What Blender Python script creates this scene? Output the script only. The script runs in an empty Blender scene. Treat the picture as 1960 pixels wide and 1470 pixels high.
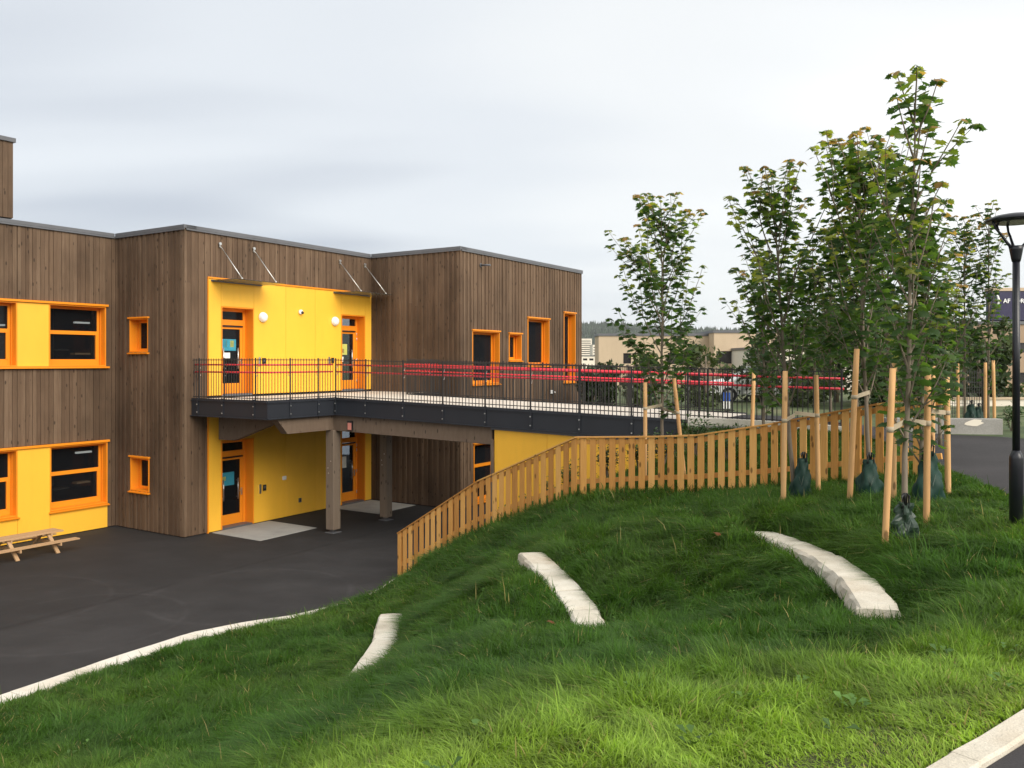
import bpy, math, random
import numpy as np
from mathutils import Vector, Matrix

random.seed(7)
rng = np.random.default_rng(11)
S = bpy.context.scene
COL = S.collection
R = math.radians

# ------------------------------------------------------------------ camera
cam = bpy.data.cameras.new('camera')
camo = bpy.data.objects.new('camera', cam)
COL.objects.link(camo)
camo.location = (0, 0, 5.0)
camo.rotation_euler = (R(90), 0, 0)
cam.sensor_width = 36
cam.lens = 36 * 1600 / 1960
cam.shift_y = -43 / 1960
cam.clip_start = 0.1
cam.clip_end = 6000
S.camera = camo

# ------------------------------------------------------------------ sky, sun, exposure
SUN_EL, SUN_AZ = R(34), R(138)          # azimuth from +Y towards +X
wd = bpy.data.worlds.new('World')
S.world = wd
wd.use_nodes = True
nt = wd.node_tree
nt.nodes.clear()
wn = nt.nodes.new
out = wn('ShaderNodeOutputWorld')
bg = wn('ShaderNodeBackground')
bg.inputs['Strength'].default_value = 0.1
sky = wn('ShaderNodeTexSky')
sky.sky_type = 'NISHITA'
sky.sun_disc = False
sky.sun_elevation = SUN_EL
sky.sun_rotation = SUN_AZ
tc = wn('ShaderNodeTexCoord')
sep = wn('ShaderNodeSeparateXYZ')
nt.links.new(tc.outputs['Generated'], sep.inputs[0])
# cloud sheet: direction projected on a flat ceiling, stretched into bands
mz = wn('ShaderNodeMath'); mz.operation = 'MAXIMUM'; mz.inputs[1].default_value = 0.0
nt.links.new(sep.outputs['Z'], mz.inputs[0])
az = wn('ShaderNodeMath'); az.operation = 'ADD'; az.inputs[1].default_value = 0.16
nt.links.new(mz.outputs[0], az.inputs[0])
dv = wn('ShaderNodeVectorMath'); dv.operation = 'DIVIDE'
cz = wn('ShaderNodeCombineXYZ')
for i in range(3): nt.links.new(az.outputs[0], cz.inputs[i])
nt.links.new(tc.outputs['Generated'], dv.inputs[0]); nt.links.new(cz.outputs[0], dv.inputs[1])
mp = wn('ShaderNodeMapping')
mp.inputs['Rotation'].default_value = (0, 0, R(-14))
mp.inputs['Scale'].default_value = (0.42, 1.15, 0.0)
mp.inputs['Location'].default_value = (0.35, 0.2, 0)
nt.links.new(dv.outputs[0], mp.inputs[0])
nz = wn('ShaderNodeTexNoise')
nz.inputs['Scale'].default_value = 0.95
nz.inputs['Detail'].default_value = 2.6
nz.inputs['Roughness'].default_value = 0.48
nz.inputs['Distortion'].default_value = 0.25
nt.links.new(mp.outputs[0], nz.inputs[0])
# a veil of cloud gets paler towards the hidden sun
sv = wn('ShaderNodeVectorMath'); sv.operation = 'DOT_PRODUCT'
sv.inputs[1].default_value = (math.sin(SUN_AZ) * math.cos(SUN_EL), math.cos(SUN_AZ) * math.cos(SUN_EL), math.sin(SUN_EL))
nt.links.new(tc.outputs['Generated'], sv.inputs[0])
sm = wn('ShaderNodeMapRange'); sm.inputs['From Min'].default_value = -0.72; sm.inputs['From Max'].default_value = 0.22
sm.inputs['To Min'].default_value = 0.0; sm.inputs['To Max'].default_value = 0.62
nt.links.new(sv.outputs['Value'], sm.inputs['Value'])
ad = wn('ShaderNodeMath'); ad.operation = 'MULTIPLY_ADD'; ad.inputs[1].default_value = 0.62
nt.links.new(nz.outputs['Fac'], ad.inputs[0]); nt.links.new(sm.outputs[0], ad.inputs[2])
cr = wn('ShaderNodeValToRGB')
cr.color_ramp.interpolation = 'EASE'
e = cr.color_ramp.elements
e[0].position = 0.22; e[0].color = (0.215, 0.232, 0.262, 1)
e[1].position = 0.86; e[1].color = (0.50, 0.50, 0.495, 1)
m1 = e.new(0.42); m1.color = (0.335, 0.350, 0.366, 1)
m2 = e.new(0.60); m2.color = (0.385, 0.394, 0.397, 1)
nt.links.new(ad.outputs[0], cr.inputs[0])
mul = wn('ShaderNodeVectorMath'); mul.operation = 'SCALE'; mul.inputs['Scale'].default_value = 10.0
nt.links.new(cr.outputs[0], mul.inputs[0])
mx = wn('ShaderNodeMix'); mx.data_type = 'RGBA'; mx.inputs['Factor'].default_value = 0.95
nt.links.new(sky.outputs[0], mx.inputs[6]); nt.links.new(mul.outputs[0], mx.inputs[7])
nt.links.new(mx.outputs[2], bg.inputs['Color'])
nt.links.new(bg.outputs[0], out.inputs[0])

sl = bpy.data.lights.new('sun', 'SUN')
sl.energy = 1.5
sl.angle = R(45)
sl.color = (1.0, 0.93, 0.82)
so = bpy.data.objects.new('sun', sl)
COL.objects.link(so)
sd = Vector((math.sin(SUN_AZ) * math.cos(SUN_EL), math.cos(SUN_AZ) * math.cos(SUN_EL), math.sin(SUN_EL)))
so.rotation_euler = sd.to_track_quat('Z', 'Y').to_euler()
so.location = sd * 60

S.view_settings.view_transform = 'Standard'
S.view_settings.look = 'None'
S.view_settings.exposure = 1.3
S.view_settings.gamma = 1.0
S.view_settings.use_curve_mapping = False
S.cycles.max_bounces = 6
S.cycles.transparent_max_bounces = 12

# ------------------------------------------------------------------ frames: building axes u (along the fronts), v (back-left), z
TH = math.atan2(1600, 1010)
AX = (math.cos(TH), math.sin(TH)); BX = (-AX[1], AX[0])
C1 = (-9.28, 23.7)
FPX, HOR = 1600.0, 692.0

def uv2w(u, v, z=0.0):
    return Vector((C1[0] + u * AX[0] + v * BX[0], C1[1] + u * AX[1] + v * BX[1], z))
def w2uv(x, y):
    dx, dy = x - C1[0], y - C1[1]
    return dx * AX[0] + dy * AX[1], dx * BX[0] + dy * BX[1]
def on_A(px, py, v):
    r = (px - 980) / FPX
    u = (r * (C1[1] + v * BX[1]) - C1[0] - v * BX[0]) / (AX[0] - r * AX[1]); Y = C1[1] + u * AX[1] + v * BX[1]
    return u, 5 + (HOR - py) / FPX * Y
def on_B(px, py, u):
    r = (px - 980) / FPX
    v = (r * (C1[1] + u * AX[1]) - C1[0] - u * AX[0]) / (BX[0] - r * BX[1]); Y = C1[1] + u * AX[1] + v * BX[1]
    return v, 5 + (HOR - py) / FPX * Y

# ------------------------------------------------------------------ object helpers
ORG = {}
def empty(name, origin, label=None, cat=None, group=None, kind=None, rot=0.0, frame='w'):
    o = bpy.data.objects.new(name, None)
    COL.objects.link(o)
    o.empty_display_size = 0.2
    if frame == 'b':
        o.location = uv2w(*origin); o.rotation_euler = (0, 0, TH)
    else:
        o.location = origin; o.rotation_euler = (0, 0, rot)
    ORG[o] = Vector(origin)
    tag(o, label, cat, group, kind)
    return o
def tag(o, label=None, cat=None, group=None, kind=None):
    if label: o['label'] = label
    if cat: o['category'] = cat
    if group: o['group'] = group
    if kind: o['kind'] = kind
    return o

class MB:
    """collects boxes, bars, tubes in the frame of the thing"""
    def __init__(s): s.v = []; s.f = []; s.sm = []
    def add(s, vs, fs, smooth=False):
        b = len(s.v); s.v.extend([tuple(p) for p in vs]); s.f.extend([tuple(i + b for i in f) for f in fs]); s.sm.extend([smooth] * len(fs)); return s
    def box(s, x0, x1, y0, y1, z0, z1):
        if x0 > x1: x0, x1 = x1, x0
        if y0 > y1: y0, y1 = y1, y0
        return s.add([(x0,y0,z0),(x1,y0,z0),(x1,y1,z0),(x0,y1,z0),(x0,y0,z1),(x1,y0,z1),(x1,y1,z1),(x0,y1,z1)],
              [(0,3,2,1),(4,5,6,7),(0,1,5,4),(1,2,6,5),(2,3,7,6),(3,0,4,7)])
    def beam(s, p, q, w, h, up=(0,0,1)):
        p = Vector(p); q = Vector(q); d = (q - p).normalized(); up = Vector(up)
        x = d.cross(up)
        if x.length < 1e-4: x = d.cross(Vector((1,0,0)))
        x.normalize(); y = x.cross(d).normalized()
        vs = []
        for c in (p, q):
            for a, b in ((-1,-1),(1,-1),(1,1),(-1,1)): vs.append(c + x * a * w / 2 + y * b * h / 2)
        return s.add(vs, [(3,2,1,0),(4,5,6,7),(0,1,5,4),(1,2,6,5),(2,3,7,6),(3,0,4,7)])
    def tube(s, pts, rad, n=8, caps=True):
        pts = [Vector(p) for p in pts]
        if not hasattr(rad, '__len__'): rad = [rad] * len(pts)
        vs = []; fs = []
        for i, p in enumerate(pts):
            d = (pts[min(i+1, len(pts)-1)] - pts[max(i-1, 0)]).normalized()
            x = d.cross(Vector((0,0,1)))
            if x.length < 0.05: x = d.cross(Vector((1,0,0)))
            x.normalize(); y = d.cross(x)
            for k in range(n):
                t = 2 * math.pi * k / n
                vs.append(p + (x * math.cos(t) + y * math.sin(t)) * rad[i])
        for i in range(len(pts)-1):
            for k in range(n):
                a = i*n+k; b = i*n+(k+1) % n
                fs.append((a, b, b+n, a+n))
        s.add(vs, fs, True)
        if caps:
            b = len(s.v) - len(vs)
            s.f.append(tuple(b + k for k in range(n))[::-1]); s.sm.append(False)
            s.f.append(tuple(b + len(vs) - n + k for k in range(n))); s.sm.append(False)
        return s
    def lathe(s, c, prof, n=20):
        vs = []; fs = []
        for r, z in prof:
            for k in range(n):
                t = 2 * math.pi * k / n
                vs.append((c[0] + r * math.cos(t), c[1] + r * math.sin(t), c[2] + z))
        for i in range(len(prof)-1):
            for k in range(n):
                a = i*n+k; b = i*n+(k+1) % n
                fs.append((a, b, b+n, a+n))
        fs2 = [tuple(range(n))[::-1], tuple((len(prof)-1)*n + k for k in range(n))]
        s.add(vs, fs, True); b = len(s.v) - len(vs)
        for f in fs2: s.f.append(tuple(i + b for i in f)); s.sm.append(False)
        return s
    def prism(s, poly, fn, t0, t1):
        """poly: 2-D points, fn(a, b, t) -> 3-D; extruded from t0 to t1"""
        n = len(poly)
        vs = [fn(a, b, t0) for a, b in poly] + [fn(a, b, t1) for a, b in poly]
        fs = [tuple(range(n))[::-1], tuple(range(n, 2*n))] + [(i, (i+1) % n, n + (i+1) % n, n + i) for i in range(n)]
        return s.add(vs, fs)
    def build(s, name, mat, parent=None, label=None, cat=None, group=None, kind=None, frame='w', bevel=0.0):
        v = np.array(s.v, dtype=float)
        lo = v.min(0); hi = v.max(0)
        org = Vector(((lo[0]+hi[0])/2, (lo[1]+hi[1])/2, lo[2]))
        me = bpy.data.meshes.new(name)
        me.from_pydata([tuple(p) for p in (v - np.array(org))], [], s.f)
        me.polygons.foreach_set('use_smooth', s.sm)
        fix_normals(me)
        me.materials.append(mat)
        return link(name, me, org, parent, label, cat, group, kind, frame, bevel)

def fix_normals(me):
    import bmesh
    bm = bmesh.new(); bm.from_mesh(me)
    bmesh.ops.recalc_face_normals(bm, faces=bm.faces)
    bm.to_mesh(me); bm.free()

def link(name, me, org, parent=None, label=None, cat=None, group=None, kind=None, frame='w', bevel=0.0):
    o = bpy.data.objects.new(name, me)
    COL.objects.link(o)
    ORG[o] = Vector(org)
    if parent:
        o.parent = parent
        o.location = Vector(org) - ORG[parent]
    elif frame == 'b':
        o.location = uv2w(*org); o.rotation_euler = (0, 0, TH)
    else:
        o.location = org
    if bevel:
        m = o.modifiers.new('bevel', 'BEVEL'); m.width = bevel; m.segments = 2; m.limit_method = 'ANGLE'
    return tag(o, label, cat, group, kind)

_ub = {}
def unit_box(mat, name):
    k = (mat.name, name)
    if k not in _ub:
        m = MB().box(-.5, .5, -.5, .5, 0, 1)
        me = bpy.data.meshes.new(name); me.from_pydata(m.v, [], m.f); me.materials.append(mat); _ub[k] = me
    return _ub[k]
def ubox(name, mat, parent, x0, x1, y0, y1, z0, z1, label=None):
    o = link(name, unit_box(mat, name), ((x0+x1)/2, (y0+y1)/2, z0), parent, label)
    o.scale = (abs(x1-x0), abs(y1-y0), z1-z0)
    return o

# ------------------------------------------------------------------ materials
def newmat(name):
    m = bpy.data.materials.new(name); m.use_nodes = True
    nt = m.node_tree; p = nt.nodes['Principled BSDF']
    return m, nt, p
def lnk(nt, a, b): nt.links.new(a, b)
def coords(nt, scale=(1,1,1), mode='Position', rot=(0,0,0)):
    if mode == 'Position':
        g = nt.nodes.new('ShaderNodeNewGeometry'); o = g.outputs['Position']
    else:
        g = nt.nodes.new('ShaderNodeTexCoord'); o = g.outputs[mode]
    mp = nt.nodes.new('ShaderNodeMapping'); mp.inputs['Scale'].default_value = scale; mp.inputs['Rotation'].default_value = rot
    lnk(nt, o, mp.inputs[0]); return mp.outputs[0]
def noise(nt, vec, scale, detail=4, rough=.55, dist=0.0):
    n = nt.nodes.new('ShaderNodeTexNoise'); n.inputs['Scale'].default_value = scale; n.inputs['Detail'].default_value = detail
    n.inputs['Roughness'].default_value = rough; n.inputs['Distortion'].default_value = dist
    lnk(nt, vec, n.inputs['Vector']); return n.outputs['Fac']
def ramp(nt, fac, stops):
    r = nt.nodes.new('ShaderNodeValToRGB'); el = r.color_ramp.elements
    el[0].position, el[0].color = stops[0][0], (*stops[0][1], 1)
    el[1].position, el[1].color = stops[-1][0], (*stops[-1][1], 1)
    for p, c in stops[1:-1]:
        x = el.new(p); x.color = (*c, 1)
    lnk(nt, fac, r.inputs[0]); return r.outputs[0]
def mixc(nt, fac, a, b, blend='MIX'):
    m = nt.nodes.new('ShaderNodeMix'); m.data_type = 'RGBA'; m.blend_type = blend
    if isinstance(fac, (int, float)): m.inputs[0].default_value = fac
    else: lnk(nt, fac, m.inputs[0])
    for s, i in ((a, 6), (b, 7)):
        if isinstance(s, (tuple, list)): m.inputs[i].default_value = (*s, 1)
        else: lnk(nt, s, m.inputs[i])
    return m.outputs[2]
def math_(nt, op, a, b=None, c=None):
    m = nt.nodes.new('ShaderNodeMath'); m.operation = op
    for i, x in enumerate((a, b, c)):
        if x is None: continue
        if isinstance(x, (int, float)): m.inputs[i].default_value = x
        else: lnk(nt, x, m.inputs[i])
    return m.outputs[0]
def bump(nt, p, h, strength=.3, dist=.01):
    b = nt.nodes.new('ShaderNodeBump'); b.inputs['Strength'].default_value = strength; b.inputs['Distance'].default_value = dist
    lnk(nt, h, b.inputs['Height']); lnk(nt, b.outputs[0], p.inputs['Normal'])
def rnd(nt):
    a = nt.nodes.new('ShaderNodeObjectInfo').outputs['Random']
    b = nt.nodes.new('ShaderNodeNewGeometry').outputs['Random Per Island']
    return math_(nt, 'FRACT', math_(nt, 'ADD', a, b))

def wood(name, stops, rough=.75, grain=(14, 14, .9), knots=True, spread=.22, stain=0.0):
    m, nt, p = newmat(name)
    r = rnd(nt)
    vec = coords(nt, grain)
    off = nt.nodes.new('ShaderNodeVectorMath'); off.operation = 'ADD'; lnk(nt, vec, off.inputs[0])
    cx = nt.nodes.new('ShaderNodeCombineXYZ'); lnk(nt, math_(nt, 'MULTIPLY', r, 37.0), cx.inputs[0]); lnk(nt, math_(nt, 'MULTIPLY', r, 91.0), cx.inputs[2])
    lnk(nt, cx.outputs[0], off.inputs[1]); vec = off.outputs[0]
    g = noise(nt, vec, 2.2, 6, .62, .6)
    f = math_(nt, 'ADD', math_(nt, 'MULTIPLY_ADD', r, spread * 2, .5 - spread), math_(nt, 'MULTIPLY_ADD', g, .7, -.35))
    c = ramp(nt, f, stops)
    if knots:
        kv = coords(nt, (6.5, 6.5, 2.6)); o2 = nt.nodes.new('ShaderNodeVectorMath'); o2.operation = 'ADD'; lnk(nt, kv, o2.inputs[0]); lnk(nt, cx.outputs[0], o2.inputs[1])
        vo = nt.nodes.new('ShaderNodeTexVoronoi'); vo.inputs['Scale'].default_value = 1.0; lnk(nt, o2.outputs[0], vo.inputs['Vector'])
        kf = nt.nodes.new('ShaderNodeMapRange'); kf.inputs['From Min'].default_value = .10; kf.inputs['From Max'].default_value = .17
        kf.inputs['To Min'].default_value = .75; kf.inputs['To Max'].default_value = 0; lnk(nt, vo.outputs['Distance'], kf.inputs['Value'])
        c = mixc(nt, kf.outputs[0], c, tuple(x * .28 for x in stops[0][1]))
    if stain:
        sn = noise(nt, coords(nt, (.55, .55, .28)), 1.0, 4, .6)
        c = mixc(nt, math_(nt, 'MULTIPLY', ramp(nt, sn, [(.45, (0,0,0)), (.7, (1,1,1))]), stain), c, tuple(x * .45 for x in stops[0][1]))
    lnk(nt, c, p.inputs['Base Color'])
    p.inputs['Roughness'].default_value = rough
    p.inputs['Specular IOR Level'].default_value = .25
    bump(nt, p, g, .25, .004)
    return m
def paint(name, col, rough=.5, var=.06, spec=.4, dirt=0.0):
    m, nt, p = newmat(name)
    n = noise(nt, coords(nt, (.7, .7, .4)), 1.3, 5, .6)
    lo = tuple(x * (1 - var) for x in col); hi = tuple(min(1, x * (1 + var)) for x in col)
    c = ramp(nt, n, [(.3, lo), (.7, hi)])
    if dirt:
        d = noise(nt, coords(nt, (3, 3, .5)), 2.0, 5, .65)
        c = mixc(nt, math_(nt, 'MULTIPLY', ramp(nt, d, [(.5, (0,0,0)), (.8, (1,1,1))]), dirt), c, tuple(x * .55 for x in col))
    lnk(nt, c, p.inputs['Base Color'])
    p.inputs['Roughness'].default_value = rough; p.inputs['Specular IOR Level'].default_value = spec
    n2 = noise(nt, coords(nt), 60, 3); bump(nt, p, n2, .05, .002)
    return m
def plain(name, col, rough=.6, metal=0.0, spec=.5):
    m, nt, p = newmat(name)
    n = noise(nt, coords(nt), 5.0, 4)
    lnk(nt, ramp(nt, n, [(.3, tuple(x * .9 for x in col)), (.7, tuple(min(1, x * 1.08) for x in col))]), p.inputs['Base Color'])
    p.inputs['Roughness'].default_value = rough; p.inputs['Metallic'].default_value = metal; p.inputs['Specular IOR Level'].default_value = spec
    return m
def stone(name, cols, scale=6.0, rough=.85, bstr=.4, spots=True, warm=0.0):
    m, nt, p = newmat(name)
    v = coords(nt)
    n = noise(nt, v, scale * .25, 5, .6)
    c = ramp(nt, n, [(.3, cols[0]), (.5, cols[1]), (.72, cols[2])])
    fine = noise(nt, v, scale * 14, 3, .7)
    if spots: c = mixc(nt, .35, c, ramp(nt, fine, [(.35, (.25,.24,.23)), (.5, (.6,.59,.57)), (.65, (.95,.94,.92))]), 'MULTIPLY')
    if warm:
        w = noise(nt, v, 1.1, 4, .6)
        c = mixc(nt, math_(nt, 'MULTIPLY', ramp(nt, w, [(.5, (0,0,0)), (.72, (1,1,1))]), warm), c, (.42, .30, .18))
    lnk(nt, c, p.inputs['Base Color'])
    p.inputs['Roughness'].default_value = rough; p.inputs['Specular IOR Level'].default_value = .25
    bump(nt, p, math_(nt, 'ADD', noise(nt, v, scale * 3, 6, .7), math_(nt, 'MULTIPLY', fine, .4)), bstr, .012)
    return m
def glass(name, tint=(.02,.022,.026), alpha=.35):
    """window glass: sees some of the dark room behind and mirrors the sky"""
    m, nt, p = newmat(name)
    p.inputs['Base Color'].default_value = (*tint, 1); p.inputs['Roughness'].default_value = .03
    p.inputs['Specular IOR Level'].default_value = .42
    t = nt.nodes.new('ShaderNodeBsdfTransparent'); t.inputs[0].default_value = (.82,.86,.88,1)
    mix = nt.nodes.new('ShaderNodeMixShader')
    fr = nt.nodes.new('ShaderNodeLayerWeight'); fr.inputs['Blend'].default_value = .25
    f = math_(nt, 'ADD', math_(nt, 'MULTIPLY', fr.outputs['Fresnel'], 1.0), 1 - alpha - .1)
    cl = nt.nodes.new('ShaderNodeClamp'); lnk(nt, f, cl.inputs[0])
    lnk(nt, cl.outputs[0], mix.inputs[0]); lnk(nt, t.outputs[0], mix.inputs[1]); lnk(nt, p.outputs[0], mix.inputs[2])
    lnk(nt, mix.outputs[0], nt.nodes['Material Output'].inputs[0])
    return m

M = {}
M['clad'] = wood('weathered_cladding', [(0.0, (.050,.030,.018)), (.3, (.108,.067,.041)), (.6, (.153,.099,.062)), (1.0, (.24,.168,.112))], stain=.6, spread=.19)
M['beam'] = wood('dark_timber', [(0.0, (.085,.058,.040)), (.5, (.145,.103,.073)), (1.0, (.23,.17,.125))], grain=(5,5,1.2), spread=.1)
M['column'] = wood('grey_timber', [(0.0, (.13,.098,.070)), (.5, (.20,.152,.112)), (1.0, (.30,.24,.185))], grain=(9,9,.7), spread=.1)
M['picket'] = wood('pine_picket', [(0.0, (.33,.135,.034)), (.5, (.58,.285,.075)), (1.0, (.76,.44,.15))], rough=.7, grain=(18,18,1.1), spread=.30)
M['stake'] = wood('peeled_stake', [(0.0, (.36,.19,.08)), (.5, (.58,.335,.145)), (1.0, (.72,.47,.23))], grain=(20,20,1.5), spread=.15)
M['table'] = wood('table_wood', [(0.0, (.30,.18,.09)), (.5, (.46,.29,.155)), (1.0, (.58,.39,.23))], grain=(10,10,10), spread=.12, knots=False)
M['yellow'] = paint('yellow_panel', (.90,.485,.045), .42, .05, .4, .12)
M['orange'] = paint('orange_paint', (.84,.275,.014), .45, .05, .35)
M['steel'] = paint('anthracite_steel', (.020,.023,.030), .42, .15, .5, .2)
M['rail'] = paint('dark_rail_steel', (.035,.033,.032), .5, .1, .4)
M['red'] = paint('red_handrail', (.86,.035,.065), .35, .05, .5)
M['flash'] = paint('grey_flashing', (.115,.118,.128), .45, .1, .5, .3)
M['backing'] = plain('dark_backing', (.018,.014,.012), .9)
M['glass'] = glass('window_glass', alpha=.66)
M['striplight'] = plain('strip_light_tube', (.8,.8,.78), .4)
M['striplight'].node_tree.nodes['Principled BSDF'].inputs['Emission Color'].default_value = (1, .95, .85, 1)
M['striplight'].node_tree.nodes['Principled BSDF'].inputs['Emission Strength'].default_value = .3
M['room'] = plain('room_wall', (.22,.18,.14), .8)
M['roomfloor'] = plain('room_floor', (.16,.13,.11), .6)
M['white'] = plain('white_plastic', (.82,.82,.80), .35)
M['black'] = plain('black_plastic', (.012,.012,.013), .45)
M['chrome'] = plain('brushed_steel', (.62,.62,.60), .3, .9)
M['deck'] = stone('pale_deck', [(.56,.50,.43), (.64,.58,.50), (.70,.65,.58)], 5, .8, .15, False)
M['slab'] = stone('grey_slab', [(.34,.335,.32), (.40,.395,.375), (.45,.44,.42)], 6, .8, .2)
M['granite'] = stone('pale_granite', [(.50,.45,.36), (.68,.63,.53), (.78,.74,.65)], 8, .85, .7, True, .5)
M['kerb'] = stone('pale_kerb', [(.66,.61,.51), (.78,.73,.64), (.84,.80,.72)], 8, .8, .25, True, .22)
M['concrete'] = stone('wall_concrete', [(.27,.26,.24), (.33,.32,.30), (.38,.37,.345)], 4, .85, .2)
M['bag'] = paint('green_bag', (.009,.036,.026), .6, .25, .28)
M['baglight'] = paint('green_grey_bag', (.026,.050,.033), .38, .3, .45)
M['strap'] = plain('canvas_strap', (.40,.33,.23), .85)
M['lamp'] = plain('black_lamp_paint', (.010,.011,.016), .32)
M['lampglow'] = plain('white_lamp_glass', (.85,.85,.83), .25)
M['lampdark'] = plain('smoked_lens', (.05,.05,.055), .25)
M['teal'] = plain('teal_poster', (.03,.27,.38), .5)
M['lime'] = plain('lime_poster', (.52,.56,.14), .5)
M['paper'] = plain('white_paper', (.78,.80,.74), .6)
M['pink'] = plain('pink_plastic', (.65,.25,.20), .4)
M['canopy'] = glass('canopy_glass', (.22,.22,.20), .88)
M['beige'] = paint('beige_render', (.52,.41,.29), .9, .06, .1, .15)
M['beige2'] = paint('tan_render', (.36,.26,.18), .9, .06, .1, .15)
M['pale'] = paint('pale_render', (.72,.66,.56), .9, .05, .1)
M['darkwin'] = plain('dark_window', (.03,.028,.03), .12)
M['sign'] = plain('navy_sign', (.012,.009,.050), .35)
M['earth'] = stone('soil', [(.034,.044,.015), (.055,.066,.022), (.095,.088,.042)], 6, .95, .5, False)
M['bark'] = wood('young_bark', [(0.0, (.10,.085,.062)), (.5, (.19,.155,.115)), (1.0, (.30,.25,.19))], grain=(16,16,3), knots=False, spread=.12)

def asphalt(name, base, rings=(), coarse=False):
    m, nt, p = newmat(name)
    v = coords(nt)
    big = noise(nt, v, .28, 5, .6, .4)
    mid = noise(nt, coords(nt, (.8, 1.25, 1), rot=(0, 0, R(25))), .8, 6, .68)
    fine = noise(nt, v, 55 if not coarse else 90, 3, .75)
    c = ramp(nt, math_(nt, 'ADD', math_(nt, 'MULTIPLY', big, .55), math_(nt, 'MULTIPLY', mid, .45)),
             [(.34, tuple(x * .66 for x in base)), (.5, base), (.66, tuple(x * 1.5 for x in base))])
    c = mixc(nt, .55, c, ramp(nt, fine, [(.3, (.35,.35,.36)), (.5, (.85,.85,.85)), (.68, (1,1,1))]), 'MULTIPLY')
    pale = tuple(x * 3.0 for x in base)
    for (cx, cy, rx, ry, w) in rings:         # scuff rings left by turning wheels
        s = nt.nodes.new('ShaderNodeSeparateXYZ'); lnk(nt, v, s.inputs[0])
        dx = math_(nt, 'DIVIDE', math_(nt, 'SUBTRACT', s.outputs[0], cx), rx); dy = math_(nt, 'DIVIDE', math_(nt, 'SUBTRACT', s.outputs[1], cy), ry)
        d = math_(nt, 'SQRT', math_(nt, 'ADD', math_(nt, 'MULTIPLY', dx, dx), math_(nt, 'MULTIPLY', dy, dy)))
        k = math_(nt, 'ABSOLUTE', math_(nt, 'SUBTRACT', d, 1.0))
        mr = nt.nodes.new('ShaderNodeMapRange'); mr.inputs['From Max'].default_value = w; mr.inputs['To Min'].default_value = 1; mr.inputs['To Max'].default_value = 0
        lnk(nt, k, mr.inputs['Value'])
        br = ramp(nt, noise(nt, v, .9, 4, .7), [(.42, (0,0,0)), (.62, (1,1,1))])
        c = mixc(nt, math_(nt, 'MULTIPLY', math_(nt, 'MULTIPLY', mr.outputs[0], br), .2), c, pale)
    if rings:                                  # paving seam running parallel to the long front
        s2 = nt.nodes.new('ShaderNodeSeparateXYZ'); lnk(nt, coords(nt, rot=(0, 0, -TH)), s2.inputs[0])
        sv_ = math_(nt, 'ADD', s2.outputs[1], math_(nt, 'MULTIPLY', noise(nt, v, .8, 4, .6), .22))
        v0 = C1[0] * BX[0] + C1[1] * BX[1]
        lane = nt.nodes.new('ShaderNodeMapRange'); lane.inputs['From Min'].default_value = v0 - 3.9; lane.inputs['From Max'].default_value = v0 - 3.7; lnk(nt, sv_, lane.inputs['Value'])
        c = mixc(nt, math_(nt, 'MULTIPLY', lane.outputs[0], .35), c, tuple(x * .45 for x in base))
        seam = nt.nodes.new('ShaderNodeMapRange'); seam.inputs['From Min'].default_value = 0; seam.inputs['From Max'].default_value = .16; seam.inputs['To Min'].default_value = 1; seam.inputs['To Max'].default_value = 0
        lnk(nt, math_(nt, 'ABSOLUTE', math_(nt, 'SUBTRACT', sv_, v0 - 3.95)), seam.inputs['Value'])
        c = mixc(nt, math_(nt, 'MULTIPLY', seam.outputs[0], .5), c, tuple(x * .35 for x in base))
    sc = ramp(nt, noise(nt, coords(nt, (.5, 1.3, 1), rot=(0,0,R(-20))), 1.7, 6, .7), [(.62, (0,0,0)), (.78, (1,1,1))])
    c = mixc(nt, math_(nt, 'MULTIPLY', sc, .35), c, pale)
    lnk(nt, c, p.inputs['Base Color'])
    p.inputs['Roughness'].default_value = .8; p.inputs['Specular IOR Level'].default_value = .3
    bump(nt, p, fine, .5, .006 if not coarse else .01)
    return m
M['yard'] = asphalt('yard_asphalt', (.034,.0325,.033), [(-8.3,16.1,1.9,1.9,.05), (-5.6,18.0,2.1,2.1,.05), (-10.9,17.3,2.4,2.2,.04)])
M['path'] = asphalt('path_asphalt', (.038,.035,.037), (), True)

def leafmat(name, attr=True, trans=.55, rough=.5):
    m, nt, p = newmat(name)
    a = nt.nodes.new('ShaderNodeAttribute'); a.attribute_name = 'tint'
    col = a.outputs['Color']
    p.inputs['Roughness'].default_value = rough; p.inputs['Specular IOR Level'].default_value = .3
    lnk(nt, col, p.inputs['Base Color'])
    t = nt.nodes.new('ShaderNodeBsdfTranslucent')
    lnk(nt, mixc(nt, 1.0, col, (1.5, 1.6, .7), 'MULTIPLY'), t.inputs[0])
    mix = nt.nodes.new('ShaderNodeMixShader'); mix.inputs[0].default_value = trans
    lnk(nt, p.outputs[0], mix.inputs[1]); lnk(nt, t.outputs[0], mix.inputs[2])
    lnk(nt, mix.outputs[0], nt.nodes['Material Output'].inputs[0])
    return m
M['leaf'] = leafmat('maple_leaf')
M['grass'] = leafmat('grass_blade', trans=.42, rough=.6)
M['shrub'] = leafmat('shrub_leaf', trans=.2)

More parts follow.
